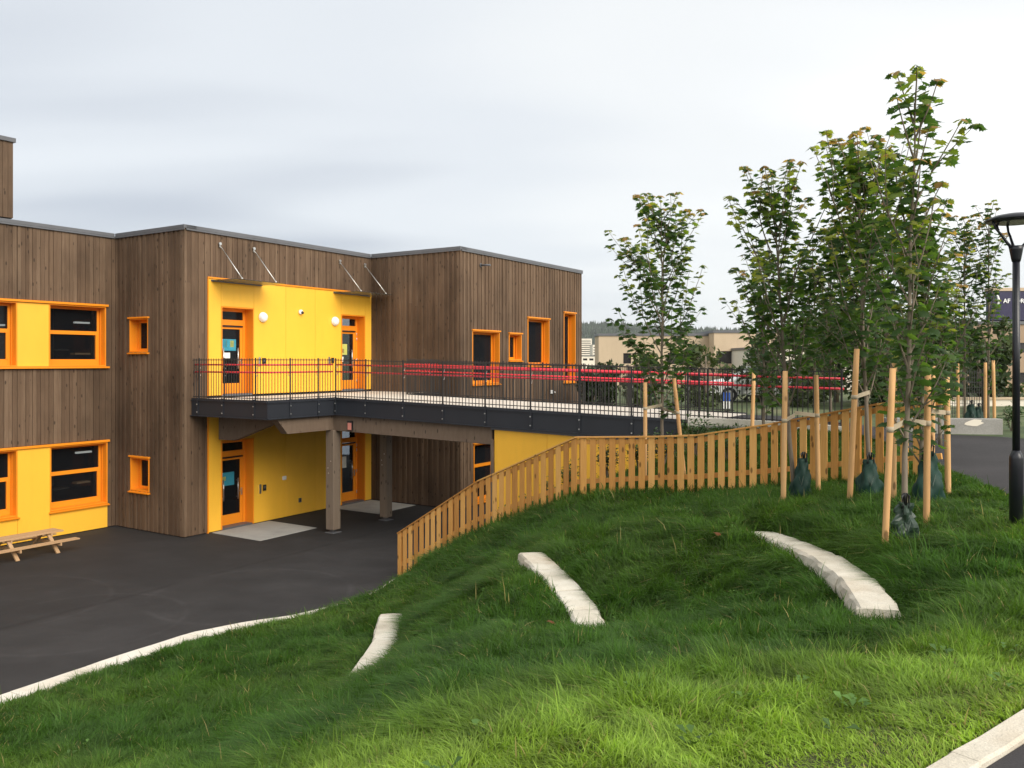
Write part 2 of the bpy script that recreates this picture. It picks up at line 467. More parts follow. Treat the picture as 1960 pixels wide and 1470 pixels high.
def tint_mesh(me, cols):
    """per-vertex colour, flat list of rgb"""
    at = me.color_attributes.new('tint', 'FLOAT_COLOR', 'POINT')
    arr = np.ones((len(me.vertices), 4), dtype=np.float32); arr[:, :3] = cols
    at.data.foreach_set('color', arr.ravel())
def np_mesh(name, v, loops, sizes, smooth=False):
    me = bpy.data.meshes.new(name)
    me.vertices.add(len(v)); me.vertices.foreach_set('co', np.asarray(v, dtype=np.float32).ravel())
    me.loops.add(len(loops)); me.loops.foreach_set('vertex_index', np.asarray(loops, dtype=np.int32))
    st = np.concatenate([[0], np.cumsum(sizes)[:-1]]).astype(np.int32)
    me.polygons.add(len(sizes)); me.polygons.foreach_set('loop_start', st)
    me.update(calc_edges=True)
    if smooth: me.polygons.foreach_set('use_smooth', np.ones(len(sizes), dtype=bool))
    me.validate()
    return me

def vnoise(x, y, seed=0):
    """value noise, numpy"""
    xi = np.floor(x).astype(np.int64); yi = np.floor(y).astype(np.int64)
    xf = x - xi; yf = y - yi
    xf = xf * xf * (3 - 2 * xf); yf = yf * yf * (3 - 2 * yf)
    def h(a, b):
        n = (a * 374761393 + b * 668265263 + seed * 974711) & 0x7fffffff
        n = ((n ^ (n >> 13)) * 1274126177) & 0x7fffffff
        return ((n ^ (n >> 16)) & 0xffff) / 65535.0
    return (h(xi, yi) * (1 - xf) + h(xi + 1, yi) * xf) * (1 - yf) + (h(xi, yi + 1) * (1 - xf) + h(xi + 1, yi + 1) * xf) * yf
def fbm(x, y, seed=0, o=3):
    s = 0; a = .5
    for k in range(o):
        s = s + a * vnoise(x * 2 ** k, y * 2 ** k, seed + k * 17); a *= .5
    return s / (1 - .5 ** o)

# ================================================================== GROUND
CP = np.array([
 (-11.3,6.0,.10),(-9.3,9.3,.08),(-7.56,12.3,.08),(-6.6,13.9,.08),(-5.83,15.3,.08),(-4.26,16.2,.08),(-3.16,17.5,.07),(-2.6,19.3,.03),(-1.4,20.5,.05),
 (-8,6,.75),(-4.9,8,1.05),(-4,11,.62),(-2.6,14.5,.62),(-1.62,13.2,.98),(-1.95,10.6,.98),(-2.3,7.5,1.52),(-1.53,5,2.42),(-3,4,2.25),(-6,3,1.6),(-5,0,2.4),
 (-.68,17.6,1.43),(1.24,15.9,2.43),(2.6,15.4,2.60),(3.26,14.9,2.66),(4.47,14.3,2.86),(5.6,12.7,3.2),(6.2,12.2,3.32),
 (-.3,20.5,1.0),(1.0,19.3,1.65),(2.2,18.7,2.3),(3.5,18.0,2.9),(4.2,17.6,3.25),(5.2,16.4,3.35),
 (0,0,3.4),(0,3.4,3.28),(-1.5,2.5,3.05),(1.5,3.3,3.4),(2.38,3.9,3.42),(4.3,5.6,3.42),(5.5,7.8,3.42),(5.9,9.9,3.42),(6.5,12.7,3.42),(7,15,3.45),
 (0,5,2.95),(0,6,2.76),(0,8,2.42),(0,10,2.16),(0,12,2.02),(0,15,1.88),(-.7,10,1.72),(-1.0,15.5,1.25),
 (.3,12.1,2.10),(.95,8.6,2.13),(2.0,5.6,3.0),(1.9,9.5,2.52),(2.9,8.8,2.84),(3.06,6.77,2.96),(3.14,10.9,2.96),(1.3,13.5,2.38),(3,13,2.74),(3.7,8.35,3.12),(4.95,8.3,3.34),(4.6,10.4,3.14),(4.0,12.4,2.95),(5.1,12,3.1),
 (10,5,3.4),(10,12,3.42),(9,18,3.5),(6,0,3.4),(0,-4,3.4),(-5,-4,2.9),(5.7,21.4,3.5),(8,24,3.45),(13,24,3.4),(4,21.5,2.6),(13,0,3.4)], dtype=float)
def _tps(r2):
    return np.where(r2 > 1e-9, .5 * r2 * np.log(np.maximum(r2, 1e-9)), 0.0)
_n = len(CP)
_K = _tps(((CP[:, None, :2] - CP[None, :, :2]) ** 2).sum(-1)) + np.eye(_n) * .35
_P = np.hstack([np.ones((_n, 1)), CP[:, :2]])
_A = np.vstack([np.hstack([_K, _P]), np.hstack([_P.T, np.zeros((3, 3))])])
_W = np.linalg.solve(_A, np.concatenate([CP[:, 2], np.zeros(3)]))
def ground_z(x, y):
    x = np.atleast_1d(np.asarray(x, dtype=float)); y = np.atleast_1d(np.asarray(y, dtype=float))
    o = np.empty(len(x))
    for i in range(0, len(x), 20000):
        q = np.stack([x[i:i+20000], y[i:i+20000]], 1)
        k = _tps(((q[:, None, :] - CP[None, :, :2]) ** 2).sum(-1))
        o[i:i+20000] = k @ _W[:_n] + _W[_n] + q @ _W[_n+1:]
    return o
def gz(x, y): return float(ground_z(x, y)[0])

KERB = [(-13.4,2.2),(-11.3,5.8),(-9.3,9.3),(-7.56,12.3),(-6.55,14.05),(-5.83,15.15),(-5.1,15.75),(-4.26,16.2),(-3.55,16.9),(-3.1,17.5),(-2.85,18.2),(-2.7,18.9)]
PATH_L = [(-3.2,.2),(-.6,1.45),(1.0,2.64),(1.73,3.19),(2.145,3.5),(3.15,4.33),(4.2,5.45),(5.0,6.6),(5.5,7.8),(5.78,8.9),(5.95,9.9),(6.25,11.4),(6.55,12.7),(7.0,14.2),(7.1,15.6),(6.72,16.85),(5.3,17.85),(3.95,18.6)]
PATH_R = [(-2.3,-1.6),(.4,-.7),(2.4,.6),(3.6,1.3),(4.6,2.0),(6.0,3.2),(7.2,4.8),(8.3,6.2),(9.2,7.8),(9.8,9.2),(10.4,10.6),(11.2,12.2),(11.6,14.0),(11.3,16.0),(10.4,17.8),(8.8,18.9),(7.2,20.2),(5.72,21.15)]
LAWN = KERB + [(-2.6,19.3),(-1.3,20.6),(-.5,21.4),(.6,21.0),(3.2,19.2)] + PATH_L[::-1] + [(-6,-.6),(-13.4,-3)]
def inside(poly, x, y):
    r = np.zeros(len(x), dtype=bool); n = len(poly)
    for i in range(n):
        x0, y0 = poly[i]; x1, y1 = poly[(i + 1) % n]
        c = ((y0 > y) != (y1 > y)) & (x < (x1 - x0) * (y - y0) / (y1 - y0 + 1e-12) + x0)
        r ^= c
    return r
def dist_line(pts, x, y):
    d = np.full(len(x), 1e9)
    for (x0, y0), (x1, y1) in zip(pts[:-1], pts[1:]):
        dx, dy = x1 - x0, y1 - y0; t = np.clip(((x - x0) * dx + (y - y0) * dy) / (dx * dx + dy * dy), 0, 1)
        d = np.minimum(d, np.hypot(x - x0 - t * dx, y - y0 - t * dy))
    return d
def pix(px, py, z):
    Yq = (5 - z) * FPX / (py - HOR); return ((px - 980) / FPX * Yq, Yq)
ZS1, ZS2, ZS3 = 1.10, 2.26, 3.05
st1 = [pix(749,1172,ZS1), pix(742,1200,ZS1), pix(738,1224,ZS1), pix(718,1254,ZS1), pix(693,1288,ZS1)]
st2 = [pix(1016,1056,ZS2), pix(1052,1090,ZS2), pix(1090,1130,ZS2), pix(1118,1165,ZS2), pix(1137,1208,ZS2)]
st3 = [pix(1452,988,ZS3), pix(1520,1022,ZS3), pix(1577,1056,ZS3), pix(1640,1104,ZS3), pix(1684,1166,ZS3)]
STONES = [(np.array(s), w, z) for s, w, z in ((st1, .17, ZS1), (st2, .17, ZS2), (st3[:2], .12, ZS3 - .17), (st3[1:], .17, ZS3 - .03))]
def bumpy(x, y):
    return (fbm(x * 1.3, y * 1.3, 3, 3) - .5) * .055 + (fbm(x * 4, y * 4, 9, 2) - .5) * .035

def path_z(y, x=6.0):
    t = np.clip((y - 13.5) / 5, 0, 1) * np.clip((9.6 - x) / 3, 0, 1); return 3.40 + .265 * t * t * (3 - 2 * t)
def lawn_z(x, y):
    dp = dist_line(PATH_L, x, y); dk_ = dist_line(KERB, x, y)
    z = ground_z(x, y) + bumpy(x, y) * np.clip(np.minimum(dp, dk_) / .8, 0, 1)
    k = np.clip(1 - dp / .6, 0, 1); k = k * k * (3 - 2 * k); z = z * (1 - k) + (path_z(y, x) - .012) * k
    k = np.clip(1 - (dk_ - .45) / .5, 0, 1); k = k * k * (3 - 2 * k); z = z * (1 - k) + .075 * k
    for s, w, zt in STONES:
        d_ = dist_line(s, x, y); k = np.clip(1 - (d_ - w) / .28, 0, 1); z = np.minimum(z, (zt - .055) * k + z * (1 - k))
    return z
# lawn sheet
gx = np.arange(-13.6, 8.2, .14); gy = np.arange(-3, 22, .14)
GX, GY = np.meshgrid(gx, gy); X = GX.ravel(); Y = GY.ravel()
ins = inside(LAWN, X, Y)
dk = np.minimum(dist_line(KERB + [(-2.6,19.3),(-1.3,20.6),(-.5,21.4)], X, Y), dist_line(PATH_L, X, Y))
Z = lawn_z(X, Y)
Z = np.where(ins, Z - .03 * np.clip(1 - dk / .25, 0, 1), Z - .35)
keep = ins | (dk < .22)
nx_ = len(gx); idx = np.arange(len(X)).reshape(GX.shape)
q = np.stack([idx[:-1, :-1], idx[:-1, 1:], idx[1:, 1:], idx[1:, :-1]], -1).reshape(-1, 4)
q = q[keep[q].all(1)]
me = np_mesh('grass_slope', np.stack([X, Y, Z], 1), q.ravel(), np.full(len(q), 4), True)
me.materials.append(M['earth'])
link('grass_slope', me, (0, 0, 0), kind='structure')

# yard: flat asphalt
b = MB()
yp = [(-60,-30),(4,-30)] + [(-13.4,-6)] + KERB + [(-2.2,19.6),(-1.2,20.5),(-.3,21.6),(3,30),(3,45),(-60,45)]
b.add([(x, y, 0.0) for x, y in yp], [tuple(range(len(yp)))])
b.build('yard', M['yard'], kind='structure')

# asphalt path on the plateau
def resample(pts, n):
    p = np.array(pts); d = np.concatenate([[0], np.cumsum(np.hypot(*np.diff(p, axis=0).T))]); t = np.linspace(0, d[-1], n)
    return np.stack([np.interp(t, d, p[:, 0]), np.interp(t, d, p[:, 1])], 1)
L_ = np.array(PATH_L); R_ = np.array(PATH_R)
def dens(p, k=6):
    o = []
    for a, c in zip(p[:-1], p[1:]):
        for t in range(k): o.append(a + (c - a) * t / k)
    o.append(p[-1]); return np.array(o)
Ld, Rd = dens(L_), dens(R_)
nv = 7; vs = []
for l, r in zip(Ld, Rd):
    for k in range(nv):
        pnt = l + (r - l) * k / (nv - 1); vs.append((pnt[0], pnt[1], path_z(pnt[1], pnt[0])))
fs = [(i*nv+k, i*nv+k+1, (i+1)*nv+k+1, (i+1)*nv+k) for i in range(len(Ld)-1) for k in range(nv-1)]
for e_ in (0, nv - 1):
    o_ = len(vs)
    for i in range(len(Ld)): vs.append((vs[i*nv+e_][0], vs[i*nv+e_][1], vs[i*nv+e_][2] - .6))
    fs += [(i*nv+e_, (i+1)*nv+e_, o_+i+1, o_+i) for i in range(len(Ld)-1)]
b = MB(); b.add(vs, fs, False); b.build('path', M['path'], kind='structure')

# plateau beyond the path and out to the horizon
b = MB()
pl = [(5.6,21.0),(7.2,20.1),(8.8,18.8),(10.4,17.7),(11.2,16.0),(11.5,14.0),(11.1,12.2),(10.3,10.6),(9.1,7.8),(7.1,4.8),(4.5,2.0),(2.3,.6),(-2.3,-1.7),(-10,-8),(0,-60),(600,-60),(900,900),(200,3000),(-900,3000),(-60,90),(3.3,42),(3.3,24.5),(5.6,21.6)]
b.add([(x, y, 3.405 if (y < 22 and x < 12) else 3.36) for x, y in pl], [tuple(range(len(pl)))])
def verge():
    m, nt, p = newmat('verge_ground')
    v = coords(nt)
    c = ramp(nt, noise(nt, v, .35, 6, .65), [(.35, (.045,.075,.022)), (.52, (.095,.125,.042)), (.66, (.17,.165,.085))])
    c = mixc(nt, .5, c, ramp(nt, noise(nt, v, 22, 4, .7), [(.3, (.4,.4,.4)), (.7, (1,1,1))]), 'MULTIPLY')
    lnk(nt, c, p.inputs['Base Color']); p.inputs['Roughness'].default_value = .95; return m
b.build('plateau_ground', verge(), kind='structure')
b = MB(); b.add([(-900,-400,-.03),(4,-400,-.03),(4,44,-.03),(-900,44,-.03)], [(0,1,2,3)]); b.build('far_ground', M['yard'], kind='structure')
# earth bank under the plateau edge beside the lower yard
b = MB(); b.add([(3.3,24.5,3.36),(3.3,42,3.36),(3.0,42,-.02),(3.0,24.5,-.02),(5.6,21.6,3.36),(5.0,21.8,-.02)], [(0,1,2,3),(4,0,3,5)]); b.build('earth_bank', M['earth'], kind='structure')

# ------------------------------------------------------------------ kerbs: stone by stone
def kerb_run(name, pts, zfun, width, height, step, mat, side=1, gap=.006, w_in=0.0):
    root = empty(name, (pts[0][0], pts[0][1], 0), kind='structure')
    p = np.array(pts); d = np.concatenate([[0], np.cumsum(np.hypot(*np.diff(p, axis=0).T))])
    n = max(1, int(round(d[-1] / step))); t = np.linspace(0, d[-1], n + 1)
    fx = lambda s: np.array([np.interp(s, d, p[:, 0]), np.interp(s, d, p[:, 1])])
    rr = random.Random(5)
    def off(s):
        a, c = fx(max(0, s - .15)), fx(min(d[-1], s + .15)); dd = (c - a) / np.linalg.norm(c - a)
        return np.array([-dd[1], dd[0]]) * side
    for i in range(n):
        m = MB(); rows = []
        k = 4
        for j in range(k + 1):
            s = t[i] + gap / 2 + (t[i+1] - t[i] - gap) * j / k
            c = fx(s); nn = off(s); z = zfun(c[0], c[1])
            jz = rr.uniform(-.003, .003); jx = rr.uniform(-.004, .004)
            o, inn = c + nn * (w_in + jx), c + nn * (w_in + width + jx)
            h = height + jz; bev = .012
            nb = nn * bev
            rows.append([(*o, z - .15), (*o, z + h - bev), (*(o + nb), z + h), (*(inn - nb), z + h), (*inn, z + h - bev), (*inn, z - .15)])
        vs = [q_ for r_ in rows for q_ in r_]; fs = []
        for j in range(k):
            for q_ in range(5): fs.append((j*6+q_, j*6+q_+1, (j+1)*6+q_+1, (j+1)*6+q_))
        fs.append(tuple(range(6))); fs.append(tuple(k*6+q_ for q_ in range(6))[::-1])
        m.add(vs, fs); m.build('kerb_stone', mat, root)
    return root
kerb_run('yard_kerb', KERB, lambda x, y: 0.0, .50, .09, 1.15, M['kerb'], side=-1)
kerb_run('path_kerb', PATH_L[:9], lambda x, y: 3.40, .125, .03, 1.0, M['granite'], side=1)
kerb_run('upper_kerb', PATH_L[-3:], lambda x, y: path_z(y, x), .14, .10, 1.0, M['kerb'], side=1)

# drain grate set in the yard kerb
r0 = empty('drain_grate', (-3.91,15.86,.10), 'dark slotted drain grate set at the end of the pale yard kerb', 'drain', rot=R(38))
ORG[r0] = Vector((0,0,0))
b = MB(); b.box(-.25,.25,-.17,-.14,0,.03); b.box(-.25,.25,.14,.17,0,.03); b.box(-.25,-.22,-.14,.14,0,.03); b.box(.22,.25,-.14,.14,0,.03); b.build('frame', M['steel'], r0)
for i in range(8):
    x = -.19 + i * .054; MB().box(x-.013, x+.013, -.14, .14, 0, .024).build('bar', M['steel'], r0)

# ------------------------------------------------------------------ stone rows in the slope
def stone_row(pts, ztop, width, depth, nblocks, label, seed):
    """rough granite blocks laid end to end along a curve; centre line pts"""
    rr = random.Random(seed)
    p = np.array(pts); d = np.concatenate([[0], np.cumsum(np.hypot(*np.diff(p, axis=0).T))])
    fx = lambda s: np.array([np.interp(s, d, p[:, 0]), np.interp(s, d, p[:, 1])])
    zf = lambda s: np.interp(s, d, ztop)
    root = empty('stone_step', (*fx(d[-1] / 2), zf(d[-1] / 2) - depth), label, 'stone step', 'pale granite steps set in the grass slope')
    cuts = [0.0]
    for i in range(nblocks): cuts.append(cuts[-1] + rr.uniform(.85, 1.15))
    cuts = [c / cuts[-1] * d[-1] for c in cuts]
    for i in range(nblocks):
        s0, s1 = cuts[i] + .009, cuts[i+1] - .009
        K = 9; prof = 12; vs = []; fs = []
        dw = rr.uniform(-.015, .015); dz = rr.uniform(-.012, .012)
        for j in range(K + 1):
            s = s0 + (s1 - s0) * j / K
            a, c = fx(max(0, (s0 + s1) / 2 - .2)), fx(min(d[-1], (s0 + s1) / 2 + .2)); dd = (c - a) / np.linalg.norm(c - a); nn = np.array([-dd[1], dd[0]])
            mid = fx((s0 + s1) / 2); c0 = mid + dd * (s - (s0 + s1) / 2)
            z = zf(s) + dz
            hw = width / 2 + dw
            e_ = .012 if j in (0, K) else 0
            ring = [(-hw, -depth), (-hw - .012, -depth * .55), (-hw - .008, -.10), (-hw + .004, -.03), (-hw + .03, -.002 - e_), (-hw * .3, -e_), (hw * .3, -e_), (hw - .03, -.002 - e_), (hw - .004, -.03), (hw + .008, -.10), (hw + .012, -depth * .55), (hw, -depth)]
            for k, (o, h) in enumerate(ring):
                jit = .014 if k in (1, 2, 3, 8, 9, 10) else .005
                q_ = c0 + nn * (o + rr.uniform(-jit, jit))
                vs.append((q_[0], q_[1], z + h + rr.uniform(-jit, jit) * .5))
        for j in range(K):
            for k in range(prof):
                fs.append((j*prof+k, j*prof+(k+1) % prof, (j+1)*prof+(k+1) % prof, (j+1)*prof+k))
        fs.append(tuple(range(prof))); fs.append(tuple(K*prof+k for k in range(prof))[::-1])
        MB().add(vs, fs).build('block', M['granite'], root)
    return root
stone_row(st1, [ZS1]*5, .36, .34, 2, 'short pale granite step of two blocks, lowest on the slope', 1)
stone_row(st2, [ZS2]*5, .36, .40, 4, 'curved pale granite step in the middle of the slope with its rough side showing', 2)
stone_row(st3, [ZS3-.17,ZS3-.08,ZS3-.02,ZS3,ZS3], .35, .36, 4, 'long curved granite step leading up towards the bagged saplings', 3)

# ------------------------------------------------------------------ grass blades
def grow(n, x0, x1, y0, y1, hmul, wmul, seg, cond=None, seed=1):
    g = np.random.default_rng(seed)
    x = g.uniform(x0, x1, n); y = g.uniform(y0, y1, n)
    ok = inside(LAWN, x, y)
    dpath = dist_line(PATH_L, x, y); dkb = dist_line(KERB, x, y)
    ok &= ~((dpath < .128) & (y < 8.2)) & ~(dpath < .02) & ~(dkb < .50)
    ds = np.full(n, 1e9)
    for s, w, _z in STONES:
        d_ = dist_line(s, x, y) - w; ds = np.minimum(ds, d_)
    ok &= ds > .0
    if cond is not None: ok &= cond(x, y)
    # thin out in patches
    edge_ = np.exp(-dpath / .3)
    ok &= g.uniform(0, 1, n) < .45 + .75 * fbm(x * 2.2, y * 2.2, 31, 2) + .5 * edge_
    x, y, dpath, dkb, ds = x[ok], y[ok], dpath[ok], dkb[ok], ds[ok]
    n = len(x)
    z = lawn_z(x, y) - .008
    # clumps share a lean: swirling field plus the pull of the slope
    e_ = .25
    gxs = (ground_z(x + e_, y) - ground_z(x - e_, y)) / (2 * e_); gys = (ground_z(x, y + e_) - ground_z(x, y - e_)) / (2 * e_)
    ang = fbm(x * .9, y * .9, 41, 3) * 4 * math.pi * 1.3 + fbm(x * 3.5, y * 3.5, 57, 2) * 2.2
    lx = np.cos(ang) * .55 - gxs * 1.1 + g.normal(0, .50, n); ly = np.sin(ang) * .55 - gys * 1.1 + g.normal(0, .50, n)
    clump = fbm(x * 4.2, y * 4.2, 71, 2)
    trim = np.minimum(np.clip((dpath - .05) / .8, .52, 1), np.clip((dkb - .42) / .8, .32, 1)) * np.clip(.6 + ds * 3.5, .6, 1)
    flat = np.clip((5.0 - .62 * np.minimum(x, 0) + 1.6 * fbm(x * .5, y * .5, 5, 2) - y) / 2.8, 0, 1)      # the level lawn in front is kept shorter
    h = (.07 + .20 * clump ** 1.5 + g.exponential(.014, n)) * hmul * trim * (1 - .52 * flat)
    lean = .75 + .75 * fbm(x * 1.7, y * 1.7, 83, 2)
    lx *= lean; ly *= lean
    tall = g.uniform(0, 1, n) < .012; h = np.where(tall, h * 1.6 + .02, h); lx = np.where(tall, lx * .45, lx); ly = np.where(tall, ly * .45, ly)
    w = (.0032 + .0022 * g.uniform(0, 1, n)) * wmul
    fa = g.uniform(0, 2 * math.pi, n); wx, wy = np.cos(fa) * w, np.sin(fa) * w
    K = seg; V = np.empty((n, 2 * K + 1, 3))
    for k in range(K + 1):
        t = k / K
        bx = x + lx * h * t ** 1.7; by = y + ly * h * t ** 1.7; L2 = np.hypot(lx, ly)
        bz = z + h * (t - .42 * np.clip(L2, 0, 1.5) * t ** 2.2)
        if k < K:
            f_ = 1 - .55 * t
            V[:, 2*k] = np.stack([bx - wx * f_, by - wy * f_, bz], 1); V[:, 2*k+1] = np.stack([bx + wx * f_, by + wy * f_, bz], 1)
        else: V[:, 2*K] = np.stack([bx, by, bz], 1)
    base = (np.arange(n) * (2 * K + 1))[:, None]
    loops = []; sizes = []
    for k in range(K - 1): loops.append(base + np.array([[2*k, 2*k+1, 2*k+3, 2*k+2]])); sizes.append(4)
    loops.append(base + np.array([[2*K-2, 2*K-1, 2*K]])); sizes.append(3)
    loops = np.concatenate(loops, 1).ravel(); sizes = np.tile(sizes, n)
    # shaded bank and lit level front painted into colour; yellower wear along the paths
    lit_dry = np.clip(.72 * flat + .5 * (fbm(x * .55, y * .55, 101, 3) - .5) + .55 * np.exp(-dpath / .45) * (y < 9) + .35 * np.exp(-dkb / .5), 0, 1)
    pt = .5 * fbm(x * 6.5, y * 6.5, 113, 2) + .5 * clump  # short clumps coloured darker, painting in shaded hollows; random mottling too
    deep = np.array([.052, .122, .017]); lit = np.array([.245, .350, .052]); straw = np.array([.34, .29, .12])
    c = deep[None] * (1 - lit_dry[:, None]) + lit[None] * lit_dry[:, None]
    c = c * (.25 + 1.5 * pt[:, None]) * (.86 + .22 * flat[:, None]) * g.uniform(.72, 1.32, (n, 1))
    s_ = (g.uniform(0, 1, n) < .018 + .10 * np.exp(-dpath / .25) * (y < 9)); c[s_] = straw * g.uniform(.7, 1.1, (s_.sum(), 1))
    c3 = np.repeat(c[:, None, :], 2 * K + 1, 1)
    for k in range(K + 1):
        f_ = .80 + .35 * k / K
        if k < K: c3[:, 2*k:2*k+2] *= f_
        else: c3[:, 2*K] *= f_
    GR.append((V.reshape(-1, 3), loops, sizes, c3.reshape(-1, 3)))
GR = []
vis = lambda pad: (lambda x, y: (np.abs(x) < (y + .6) * .66 + pad))
grow(210000, -4.4, 4.2, 2.6, 5.6, 1.0, .85, 3, vis(.6), 21)
grow(260000, -8.5, 6.2, 5.6, 9.0, 1.05, 1.15, 3, vis(.8), 22)
grow(300000, -10.5, 7.2, 9.0, 14.0, 1.1, 1.5, 2, vis(1.0), 23)
grow(130000, -7.2, 7.2, 14.0, 21.2, 1.1, 1.9, 2, vis(1.0), 24)
_o = np.cumsum([0] + [len(q_[0]) for q_ in GR])
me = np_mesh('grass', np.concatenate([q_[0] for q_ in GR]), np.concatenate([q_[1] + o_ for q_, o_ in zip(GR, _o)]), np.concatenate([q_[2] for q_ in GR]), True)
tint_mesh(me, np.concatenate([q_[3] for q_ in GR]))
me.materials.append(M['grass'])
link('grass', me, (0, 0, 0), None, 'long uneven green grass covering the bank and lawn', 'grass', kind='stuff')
print('grass polys', len(me.polygons))

# ================================================================== SCHOOL BUILDING
class Wall:
    """A: front, runs along u at v=c, faces -v. B: return, runs along v at u=c, faces -u."""
    def __init__(w, kind, c): w.k = kind; w.c = c; w.holes = []
    def lim(w, s0, s1, d0, d1):
        if w.k == 'A': return (s0, s1, w.c - d1, w.c - d0)
        return (w.c - d1, w.c - d0, s0, s1)
    def pt(w, s, d, z): return (s, w.c - d, z) if w.k == 'A' else (w.c - d, s, z)
    def box(w, m, s0, s1, d0, d1, z0, z1):
        a = w.lim(s0, s1, d0, d1); return m.box(*a, z0, z1)
    def px(w, x, y): return on_A(x, y, w.c) if w.k == 'A' else on_B(x, y, w.c)
WL, WB1, WA, WB2, WA2 = Wall('A', 3.29), Wall('B', 0.0), Wall('A', 0.0), Wall('B', 7.8), Wall('A', -3.97)
B0 = empty('school_building', (0, 0, 0), 'two storey brown timber clad school with yellow panels and orange window frames', 'building', frame='b')
ZT = 8.80

def clip_cells(s0, s1, z0, z1, holes):
    ss = sorted({s0, s1, *[min(max(h[i], s0), s1) for h in holes for i in (0, 1)]}); zz = sorted({z0, z1, *[min(max(h[i], z0), z1) for h in holes for i in (2, 3)]})
    for a, b in zip(ss[:-1], ss[1:]):
        if b - a < 1e-4: continue
        run = None
        for c, d in zip(zz[:-1], zz[1:]):
            mid = ((a + b) / 2, (c + d) / 2)
            solid = not any(h[0] < mid[0] < h[1] and h[2] < mid[1] < h[3] for h in holes)
            if solid: run = (run[0], d) if run else (c, d)
            elif run: yield a, b, run[0], run[1]; run = None
        if run: yield a, b, run[0], run[1]

def window(w, s0, s1, z0, z1, style='plain', lintel=True, sill=True, rv=.24, label=None, tr=None):
    """opening lined in orange, frame and pane set deep; sub-parts pane, lintel, sill"""
    w.holes.append((s0, s1, z0, z1))
    m = MB(); t = .035
    w.box(m, s0, s0 + t, -rv - .06, .055, z0, z1); w.box(m, s1 - t, s1, -rv - .06, .055, z0, z1)
    w.box(m, s0 + t, s1 - t, -rv - .06, .053, z1 - t, z1); w.box(m, s0 + t, s1 - t, -rv - .06, .053, z0, z0 + t)
    a, b, c, d = s0 + t, s1 - t, z0 + t, z1 - t; f = .075; q0, q1 = -rv - .05, -rv + .01
    fb = .17 if style == 'big' else f
    w.box(m, a, a + f, q0, q1, c, d); w.box(m, b - f, b, q0, q1, c, d)
    w.box(m, a + f, b - f, q0, q1 - .002, d - f, d); w.box(m, a + f, b - f, q0, q1 - .002, c, c + fb)
    panes = [(a + f, b - f, c + fb, d - f)]
    if tr:
        zc = z0 + (z1 - z0) * tr
        w.box(m, a + f, b - f, q0, q1 + .012, zc - .055, zc + .055)
        g = .05
        # opening lower sash, a little thicker and proud
        w.box(m, a + f, a + f + g, q0, q1 + .015, c + fb, zc - .055); w.box(m, b - f - g, b - f, q0, q1 + .015, c + fb, zc - .055)
        panes = [(a + f, b - f, zc + .055, d - f), (a + f + g, b - f - g, c + fb, zc - .055)]
    # shading batten down the reveal
    w.box(m, b - .02, b - .002, -rv + .05, -rv + .09, c, d)
    wo = m.build('window', M['orange'], B0, label, bevel=.004)
    for (p0, p1, r0, r1) in panes:
        w.box(MB(), p0 + .001, p1 - .001, -rv - .035, -rv - .022, r0 + .001, r1 - .001).build('pane', M['glass'], wo)
    if lintel: w.box(MB(), s0 - .035, s1 + .035, .002, .10, z1 + .002, z1 + .052).build('lintel', M['orange'], wo, bevel=.006)
    if sill:
        m = MB(); 
        fn = lambda d, z, s: w.pt(s, d, z)
        m.prism([(.0, z0 - .052), (.11, z0 - .062), (.12, z0 - .030), (.0, z0 - .002)], fn, s0 - .035, s1 + .035)
        m.build('sill', M['orange'], wo)
    return wo

